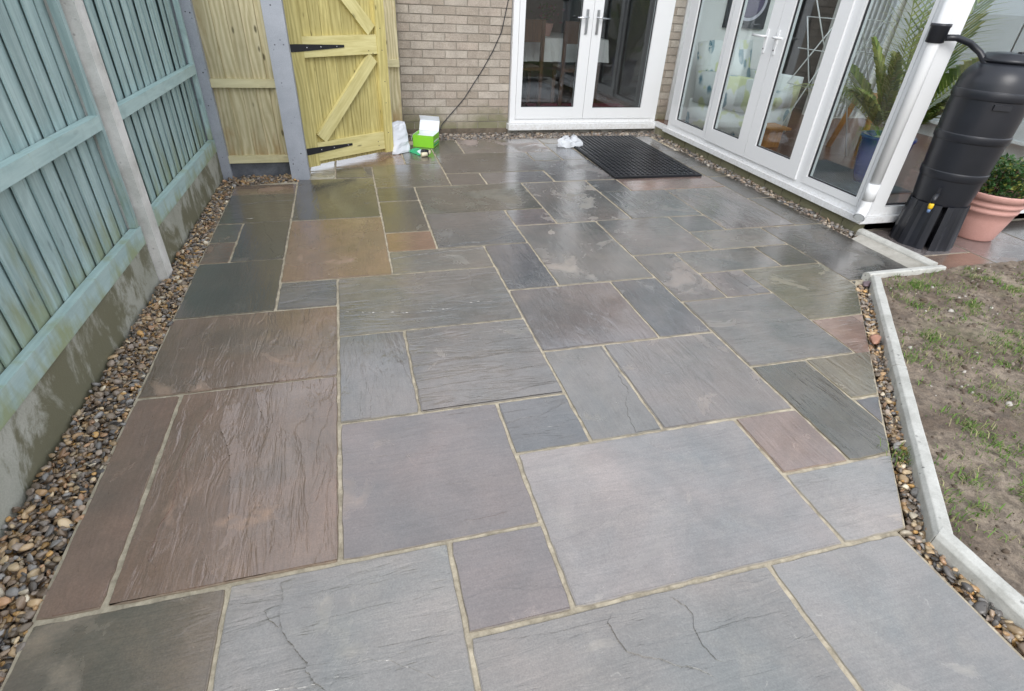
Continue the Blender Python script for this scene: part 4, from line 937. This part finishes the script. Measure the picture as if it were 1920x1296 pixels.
# folding airer
ai = thing('clothes_airer', 'thin white folding airer with crossed legs behind the door glass', 'airer', (4.35, 4.55, .12))
m = MB()
for dy in (0, .5):
    for (x0, z0, x1, z1) in ((4.12, .13, 4.62, 1.25), (4.62, .13, 4.12, 1.25), (4.12, .70, 4.62, 1.45), (4.62, .70, 4.12, 1.45)): m.tube([(x0, 4.35+dy, z0), (x1, 4.35+dy, z1)], .006, 6)
m.build('leg_frame', 'upvc', ai)
for k, z in enumerate((.70, 1.0, 1.25, 1.45)):
    m = MB()
    for x in (4.12, 4.62): m.tube([(x, 4.35, z), (x, 4.85, z)], .004, 6)
    m.build('rail', 'upvc', ai)
# plant stool: pine
st_ = thing('pine_stool', 'orange pine stool with slanted legs beside the palm', 'stool', (4.95, 4.55, .12))
boxo('seat', (4.78, 5.14, 4.38, 4.72, .60, .635), 'orangewood', st_, .006)
for sx in (-1, 1):
    for sy in (-1, 1):
        MB().tube([(4.96+sx*.20, 4.55+sy*.19, .12), (4.96+sx*.13, 4.55+sy*.12, .60)], .026, 8).build('leg', 'orangewood', st_)
fp = thing('side_table', 'small pine plant stand in front of the armchair', 'table', (4.08, 4.84, .12))
MB().prism([(4.0, 4.76), (4.16, 4.76), (4.16, 4.92), (4.0, 4.92)], .12, .29).build('base', 'orangewood', fp, .005); boxo('top', (3.95, 4.21, 4.71, 4.97, .29, .31), 'orangewood', fp, .004)
# door mat inside
im = thing('inner_doormat', 'grey bobbled mat just inside the conservatory glass', 'mat', (4.0, 3.75, .12))
boxo('backing', (3.62, 4.30, 3.30, 4.25, .1205, .128), m_plain('grey_mat', (.10, .11, .12), .6, .3, 30, .5, 60), im, .002)
bb = MB(); q = IV*.012
bmv = []
for i in range(26):
    for j in range(36):
        bmv.append((3.64+i*.0255+(j % 2)*.012, 3.32+j*.0258, .130))
bmv = np.array(bmv); V = (IV[None]*np.array([.009, .009, .005])+bmv[:, None, :]).reshape(-1, 3); F = (IF[None]+(np.arange(len(bmv))*len(IV))[:, None, None]).reshape(-1, 3)
o = obj('bobbles', np_mesh('bobbles', V, F), m_plain('grey_bobble', (.16, .17, .18), .4, .2, 30), im); o['kind'] = 'stuff'
# palm in a blue pot
def frond(base, az, el, L, nl, name, parent, pal, droop=1.0):
    pts = []; p = Vector(base); d = Vector((math.cos(az)*math.cos(el), math.sin(az)*math.cos(el), math.sin(el))); N = 14
    for i in range(N+1):
        pts.append(p.copy()); p = p+d*(L/N); d = (d+Vector((0, 0, -.055*droop))).normalized()
    V, F, cols = [], [], []
    def strip(q0, q1, q2, w, col):
        b = len(V); s = (q2-q0).cross(Vector((0, 0, 1)));
        s = s.normalized() if s.length > 1e-6 else Vector((1, 0, 0))
        for q, ww in ((q0, w*.6), (q1, w), (q2, w*.05)): V.append(q-s*ww); V.append(q+s*ww); cols.extend([col, col])
        F.extend([(b, b+1, b+3, b+2), (b+2, b+3, b+5, b+4)])
    for i in range(N): strip(pts[i], (pts[i]+pts[i+1])/2, pts[i+1]+(pts[i+1]-pts[i])*.3, .006, (.20, .24, .06))
    for i in range(nl):
        t = .28+.72*i/nl; k = t*N; j = min(int(k), N-1); q = pts[j].lerp(pts[j+1], k-j); dr = (pts[j+1]-pts[j]).normalized(); sd = dr.cross(Vector((0, 0, 1))).normalized()
        ll = L*.46*(math.sin(math.pi*(.22+.74*(t-.28)/.72))**.7)*random.uniform(.85, 1.1)
        for sgn in (-1, 1):
            dl_ = (dr*.75+sd*sgn*.8+Vector((0, 0, .12))).normalized()
            q1 = q+dl_*ll*.5+Vector((0, 0, -.03*ll)); q2 = q+dl_*ll+Vector((0, 0, -.32*ll)); c = random.choice(pal); f = random.uniform(.75, 1.2); strip(q, q1, q2, .014, tuple(x*f for x in c))
    V = [Vector((max(v.x, 3.50+.01*math.sin(v.z*40)), max(v.y, 3.0+.01*math.sin(v.x*40)), v.z)) for v in V]
    me = mesh(name, V, F); a = me.color_attributes.new('Col', 'FLOAT_COLOR', 'POINT'); arr = np.ones((len(V), 4), np.float32); arr[:, :3] = cols; a.data.foreach_set('color', arr.ravel())
    return obj(name, me, 'leaf', parent)
PB = (4.16, 3.58)
pm = thing('palm', 'feathery yellow-green palm in a cobalt blue pot inside the conservatory', 'palm', (PB[0], PB[1], .12))
MB().lathe([(0, .12), (.13, .12), (.155, .20), (.175, .34), (.185, .46), (.20, .48), (.20, .50), (.17, .50), (.16, .44), (0, .43)], PB, 40).build('pot', 'blue', pm)
rt = MB().lathe([(0, .445), (.155, .445)], PB, 24).build('soil', 'soil', pm)
cs = [(PB[0]+random.gauss(0, .06), PB[1]+random.gauss(0, .06), .46+random.random()*.02) for _ in range(14)]
st = MB()
for c in cs:
    m4 = Matrix.Translation(c)@Matrix.Diagonal((.035, .03, .02, 1)); bmesh.ops.create_icosphere(st.bm, subdivisions=2, radius=1, matrix=m4)
st.build('pale_stones', m_plain('pale_stone', (.5, .46, .4), .7, .2), pm)
pal = [(.30, .36, .07), (.22, .30, .06), (.38, .40, .10), (.16, .24, .05), (.42, .42, .13)]
for k in range(24):
    az = k*2.399+.3; el = R(random.choice((35, 52, 64, 74, 82))); L = random.uniform(1.0, 1.6)
    bx = PB[0]+.05*math.cos(az); by = PB[1]+.05*math.sin(az)
    if math.cos(az) < -.3: L *= .50; el = max(el, R(58))
    if math.sin(az) < -.3: L *= .55; el = max(el, R(58))
    frond((bx, by, .44), az, el, L, 22, 'frond', pm, pal, 1.0)

# ------------------------------------------------------------------ downpipe, diverter, water butt
dp = thing('downpipe', 'white rainwater downpipe at the conservatory corner', 'downpipe', (3.345, 2.845, 0))
PX, PY = 3.380, 2.868
MB().tube([(PX, PY, 2.06), (PX, PY, .30)], .034, 24).build('pipe', 'upvc', dp)
MB().tube([(PX, PY, .36), (PX, PY, .245)], .0385, 24).build('collar', 'upvc', dp)
MB().tube([(PX, PY, .30), (PX, PY, .20), (PX-.008, PY-.006, .175), (PX-.03, PY-.02, .15), (PX-.055, PY-.034, .135)], .0365, 24, False).build('shoe', 'upvc', dp)
MB().tube([(PX-.054, PY-.0335, .1355), (PX-.050, PY-.031, .138)], .032, 20).build('opening_shade', 'upvc_shade', dp)  # grey plug paints the shade inside the pipe end
dv = thing('rain_diverter', 'black diverter and hose clipped round the white downpipe', 'diverter', (PX, PY, 1.2))
MB().lathe([(.036, 1.195), (.048, 1.20), (.050, 1.275), (.054, 1.28), (.054, 1.295), (.036, 1.295)], (PX, PY), 28).build('collar', 'black', dv)
BX, BY = 3.775, 2.68
MB().tube([(PX+.04, PY-.02, 1.225), (PX+.11, PY-.04, 1.228), (PX+.20, PY-.06, 1.205), (PX+.28, PY-.085, 1.16), (BX-.125, BY+.02, 1.10), (BX-.10, BY+.01, 1.07)], .0175, 14).build('hose', 'black', dv)
wb = thing('water_butt', 'slim black plastic water butt on a fluted stand', 'water butt', (BX, BY, 0))
prof = [(0, .285), (.148, .285), (.160, .292), (.164, .305), (.171, .36), (.1785, .452), (.1790, .456), (.1845, .4575), (.1855, .459), (.1885, .500), (.1878, .5025), (.1830, .504), (.1832, .506), (.189, .60), (.1935, .684),
        (.1938, .687), (.1995, .6885), (.2005, .690), (.2025, .728), (.2018, .7305), (.197, .732), (.1972, .735), (.200, .82), (.2015, .925), (.2016, .928), (.2070, .9295), (.2078, .931), (.2085, .972), (.2075, .9745), (.2025, .976), (.2022, .979),
        (.200, 1.01), (.194, 1.04), (.183, 1.066), (.165, 1.092), (.145, 1.110), (.130, 1.120), (.128, 1.128), (.120, 1.13), (0, 1.13)]
b_ = MB().lathe(prof, (BX, BY), 96).build('barrel', 'black', wb)
MB().lathe([(.118, 1.12), (.142, 1.122), (.145, 1.13), (.142, 1.14), (.130, 1.148), (.122, 1.165), (.06, 1.172), (0, 1.172)], (BX, BY), 56).build('lid', 'black', wb)
boxo('lid_catch', (BX-.02, BX+.02, BY-.065, BY-.045, 1.170, 1.180), 'gasket', wb, .002)
hd = MB(); a = R(238); 
hd.box(-.045, .045, -.012, .012, -.014, .014, Matrix.Translation((BX+.198*math.cos(a), BY+.198*math.sin(a), .90))@Matrix.Rotation(a+R(90), 4, 'Z')); hd.build('grip', 'black', wb, .004)
def stand_half(a0, a1, name='stand_half'):
    poly = []; n = 26
    for i in range(n+1):
        a = a0+(a1-a0)*i/n; fl = .010*(1 if (i % 6) < 3 else -1)*.5
        poly.append((a, fl))
    m = MB(); lo, hi = [], []
    for a, fl in poly:
        lo.append(m.bm.verts.new((BX+(.187+fl)*math.cos(a), BY+(.187+fl)*math.sin(a), .0))); hi.append(m.bm.verts.new((BX+(.168+fl)*math.cos(a), BY+(.168+fl)*math.sin(a), .295)))
    am = (a0+a1)/2
    ci = m.bm.verts.new((BX+.03*math.cos(am), BY+.03*math.sin(am), 0)); ch = m.bm.verts.new((BX+.03*math.cos(am), BY+.03*math.sin(am), .295))
    for k in range(n): m.bm.faces.new((lo[k], lo[k+1], hi[k+1], hi[k])); m.bm.faces.new((hi[k], hi[k+1], ch)); m.bm.faces.new((lo[k+1], lo[k], ci))
    m.bm.faces.new((ci, lo[0], hi[0], ch)); m.bm.faces.new((lo[-1], ci, ch, hi[-1]))
    return m.build(name, 'black', wb)
stand_half(R(236), R(236+158)); stand_half(R(68), R(68+158))
MB().lathe([(0, .0), (.10, .0), (.10, .28), (0, .28)], (BX, BY), 20).build('stand_core', 'gasket', wb)
tp = MB(); ta = R(208); tx, ty = BX+.175*math.cos(ta), BY+.175*math.sin(ta)
tp.tube([(BX+.15*math.cos(ta), BY+.15*math.sin(ta), .365), (tx+.05*math.cos(ta), ty+.05*math.sin(ta), .365), (tx+.06*math.cos(ta), ty+.06*math.sin(ta), .345), (tx+.06*math.cos(ta), ty+.06*math.sin(ta), .32)], .014, 12)
tap = tp.build('tap', 'black', wb)
MB().lathe([(.0, .280), (.010, .280), (.014, .290), (.0155, .308), (.012, .318), (0, .318)], (tx+.06*math.cos(ta), ty+.06*math.sin(ta)), 16).build('connector', 'yellow', tap)
MB().lathe([(.0, .258), (.009, .258), (.010, .279), (0, .279)], (tx+.06*math.cos(ta), ty+.06*math.sin(ta)), 16).build('nozzle', 'bluegrey', tap)
MB().box(tx+.03*math.cos(ta)-.006, tx+.03*math.cos(ta)+.006, ty+.03*math.sin(ta)-.006, ty+.03*math.sin(ta)+.006, .378, .415).build('tap_lever', 'black', tap, .002)

# terracotta pot with leafy shrub
TX, TY = 4.275, 2.70
pt = thing('potted_shrub', 'leafy green shrub in a big ribbed pink terracotta pot', 'potted plant', (TX, TY, 0))
MB().lathe([(0, .001), (.122, .001), (.130, .012), (.165, .15), (.178, .205), (.183, .207), (.187, .225), (.184, .230), (.189, .25), (.195, .252), (.199, .27), (.196, .274), (.203, .298), (.216, .300), (.222, .335), (.221, .342), (.205, .342), (.19, .30), (0, .295)], (TX, TY), 64).build('pot', 'terracotta', pt)
MB().lathe([(0, .305), (.19, .305)], (TX, TY), 24).build('soil', 'soil', pt)
cs, ds = [], []
for k in range(1500):
    a = random.uniform(0, 6.283); rr = .21*math.sqrt(random.random()); z = random.random(); rr *= (1-.35*z)
    cs.append((TX+rr*math.cos(a), TY+rr*math.sin(a), .33+.22*z*(1-.5*(rr/.21)**2)+random.gauss(0, .012))); ds.append((math.cos(a)*.8+random.gauss(0, .5), math.sin(a)*.8+random.gauss(0, .5), .35+random.gauss(0, .45)))
leaves('foliage', cs, ds, .036, [(.05, .12, .035), (.07, .16, .05), (.035, .085, .028), (.12, .20, .09), (.30, .32, .08)], pt, .6)
stm = MB()
for k in range(14):
    a = k*2.4; stm.tube([(TX+.03*math.cos(a), TY+.03*math.sin(a), .30), (TX+.12*math.cos(a), TY+.12*math.sin(a), .50)], [.004, .002], 5)
stm.build('stems', 'darkwood', pt)

# ------------------------------------------------------------------ rubber mat
mt = thing('rubber_mat', 'black honeycomb rubber mat on the wet paving outside the doors', 'mat', (2.6, 5.05, .002))
mx0, mx1, my0, my1 = -.425, .425, -.75, .75
MM = Matrix.Translation((2.607, 5.045, 0))@Matrix.Rotation(R(-1.2), 4, 'Z')
bd = MB()
for b in ((mx0, mx0+.022, my0, my1), (mx1-.022, mx1, my0, my1), (mx0+.022, mx1-.022, my0, my0+.022), (mx0+.022, mx1-.022, my1-.022, my1)): bd.box(b[0], b[1], b[2], b[3], .003, .018, MM)
bd.build('border', 'rubber', mt, .003)
MB().box(mx0+.02, mx1-.02, my0+.02, my1-.02, .0035, .0075, MM).build('underside', 'rubber', mt)
lt = MB(); X0, X1, Y0, Y1 = mx0+.022, mx1-.022, my0+.022, my1-.022
def bar(p, q, wd, z0, z1):
    d = Vector(q)-Vector(p); L = d.length
    if L < .01: return
    lt.box(0, L, -wd/2, wd/2, z0, z1, MM@Matrix.Translation((p[0], p[1], 0))@Matrix.Rotation(math.atan2(d.y, d.x), 4, 'Z'))
y = Y0+.016
while y < Y1: bar((X0, y), (X1, y), .014, .007, .0168); y += .046
x = X0+.014
while x < X1: bar((x, Y0), (x, Y1), .014, .007, .0175); x += .046
o = lt.build('lattice', m_plain('wet_rubber', (.014, .015, .019), .34, .3, 6, .3, 150, 0, .4), mt); o['kind'] = 'stuff'

# ------------------------------------------------------------------ litter by the gate
def crumple(name, fn, nu, nv, mat, label, cat, amp, parent=None):
    vs = []; 
    for j in range(nv+1):
        for i in range(nu+1): vs.append(fn(i/nu, j/nv))
    fs = [(j*(nu+1)+i, j*(nu+1)+i+1, (j+1)*(nu+1)+i+1, (j+1)*(nu+1)+i) for j in range(nv) for i in range(nu)]
    vs = [(x+amp*mn.noise((x*22, y*22, z*22)), y+amp*mn.noise((x*22+9, y*22, z*22)), max(.003, z+amp*.6*mn.noise((x*22, y*22+7, z*22)))) for x, y, z in vs]
    o = obj(name, mesh(name, vs, fs), mat, parent); return tag(o, label, cat)
# white paper bag leaning on the gate stile: a flattened closed sack
def bagf(u, v):
    a = 2*math.pi*u; wdt = .082+.022*(1-v); th = .028*(1-.75*v)+.003
    k = math.cos(a); s = math.sin(a); px = wdt*(abs(k)**.5)*(1 if k > 0 else -1); py = th*s
    z = .004+.27*v; lean = .05*v
    c, s2 = math.cos(R(34)), math.sin(R(34)); x, y = px+.02*v, py+lean
    return (.435+c*x-s2*y, 5.335+s2*x+c*y, z-.02*abs(k)*(v > .9))
crumple('paper_bag', bagf, 28, 14, 'paper', 'crumpled white paper bag standing against the gate', 'bag', .012)
bx_ = thing('cardboard_box', 'small open lime green and white cardboard box', 'box', (.70, 5.60, 0))
BM_ = Matrix.Translation((.705, 5.60, 0))@Matrix.Rotation(R(-24), 4, 'Z')
def bpart(name, b, mat, extra=None):
    m = MB(); m.box(*b, mtx=BM_@(extra or Matrix.Identity(4))); return m.build(name, mat, bx_, .0008)
Hb = .115
bpart('side', (-.10, .10, -.105, -.1025, .003, Hb), 'boxgreen'); bpart('side', (-.10, .10, .1025, .105, .003, Hb), 'paper'); bpart('side', (-.1025, -.1001, -.105, .105, .003, Hb), 'boxgreen'); bpart('side', (.1001, .1025, -.105, .105, .003, Hb), 'boxgreen'); bpart('bottom', (-.10, .10, -.102, .102, .003, .006), 'paper')
lidm = Matrix.Translation((0, .104, Hb))@Matrix.Rotation(R(-72), 4, 'X')
bpart('lid', (-.10, .10, -.100, 0, -.0012, .0012), 'paper', Matrix.Translation((0, .106, Hb+.001))@Matrix.Rotation(R(-118), 4, 'X'))
bpart('flap', (-.10, .10, -.05, 0, -.0012, .0012), 'paper', Matrix.Translation((0, .106, Hb+.001))@Matrix.Rotation(R(-118), 4, 'X')@Matrix.Translation((0, -.101, 0))@Matrix.Rotation(R(55), 4, 'X'))
bpart('side_flap', (-.055, 0, -.10, .05, -.0012, .0012), 'paper', Matrix.Translation((-.1025, 0, Hb+.001))@Matrix.Rotation(R(-70), 4, 'Y'))
bpart('inner_packing', (-.098, .098, -.1, .1, Hb-.035, Hb-.030), 'paper')
bpart('stripe', (.1027, .1035, -.085, .085, .052, .064), 'paper'); bpart('stripe', (.1027, .1035, -.085, .085, .018, .034), MT['packgreen'])
pk = thing('green_packet', 'flat green plastic packet on the paving by the box', 'packet', (.585, 5.31, 0))
def pkf(u, v):
    a = R(-62); x, y = (u-.5)*.20, (v-.5)*.11; hh = .034*(1-abs(2*u-1)**3)*(1-abs(2*v-1)**3)
    return (.590+math.cos(a)*x-math.sin(a)*y, 5.325+math.sin(a)*x+math.cos(a)*y, .004+hh)
o = crumple('film', pkf, 18, 12, 'packgreen', None, None, .006, pk)
def pk2(u, v):
    p = pkf(.72+.24*u, .12+.76*v); return (p[0], p[1], p[2]+.004)
crumple('label_panel', pk2, 6, 8, m_plain('pale_label', (.55, .68, .70), .3, .1, 40), None, None, .004, pk)
ft = thing('hose_fitting', 'small black and cream hose fitting lying on the paving', 'fitting', (.645, 5.19, 0))
MB().tube([(.625, 5.245, .030), (.655, 5.185, .032)], [.026, .030], 16).build('body', 'black', ft); MB().tube([(.600, 5.165, .022), (.655, 5.178, .024)], .019, 16).build('sleeve', m_plain('cream_plastic', (.72, .66, .48), .4, .05), ft); MB().tube([(.665, 5.20, .03), (.685, 5.225, .034)], .018, 14).build('ring', m_plain('cream_plastic', (.72, .66, .48), .4, .05), ft)
def pf(u, v):
    a = 2*math.pi*u; rr = math.sin(math.pi*min(1, v*.55+.0))
    r0 = .115*(1-.2*math.sin(3*a)) * math.cos(v*1.45)+.004; z = .085*math.sin(v*1.5)*(1+.25*math.sin(2*a+1))
    return (2.165+r0*1.15*math.cos(a), 5.45+r0*.75*math.sin(a), .005+z)
o = crumple('plastic_bag', pf, 40, 14, 'film', 'crumpled clear plastic bag at the corner of the rubber mat', 'bag', .030)
print('bricks', nb, 'objects', len(bpy.data.objects))
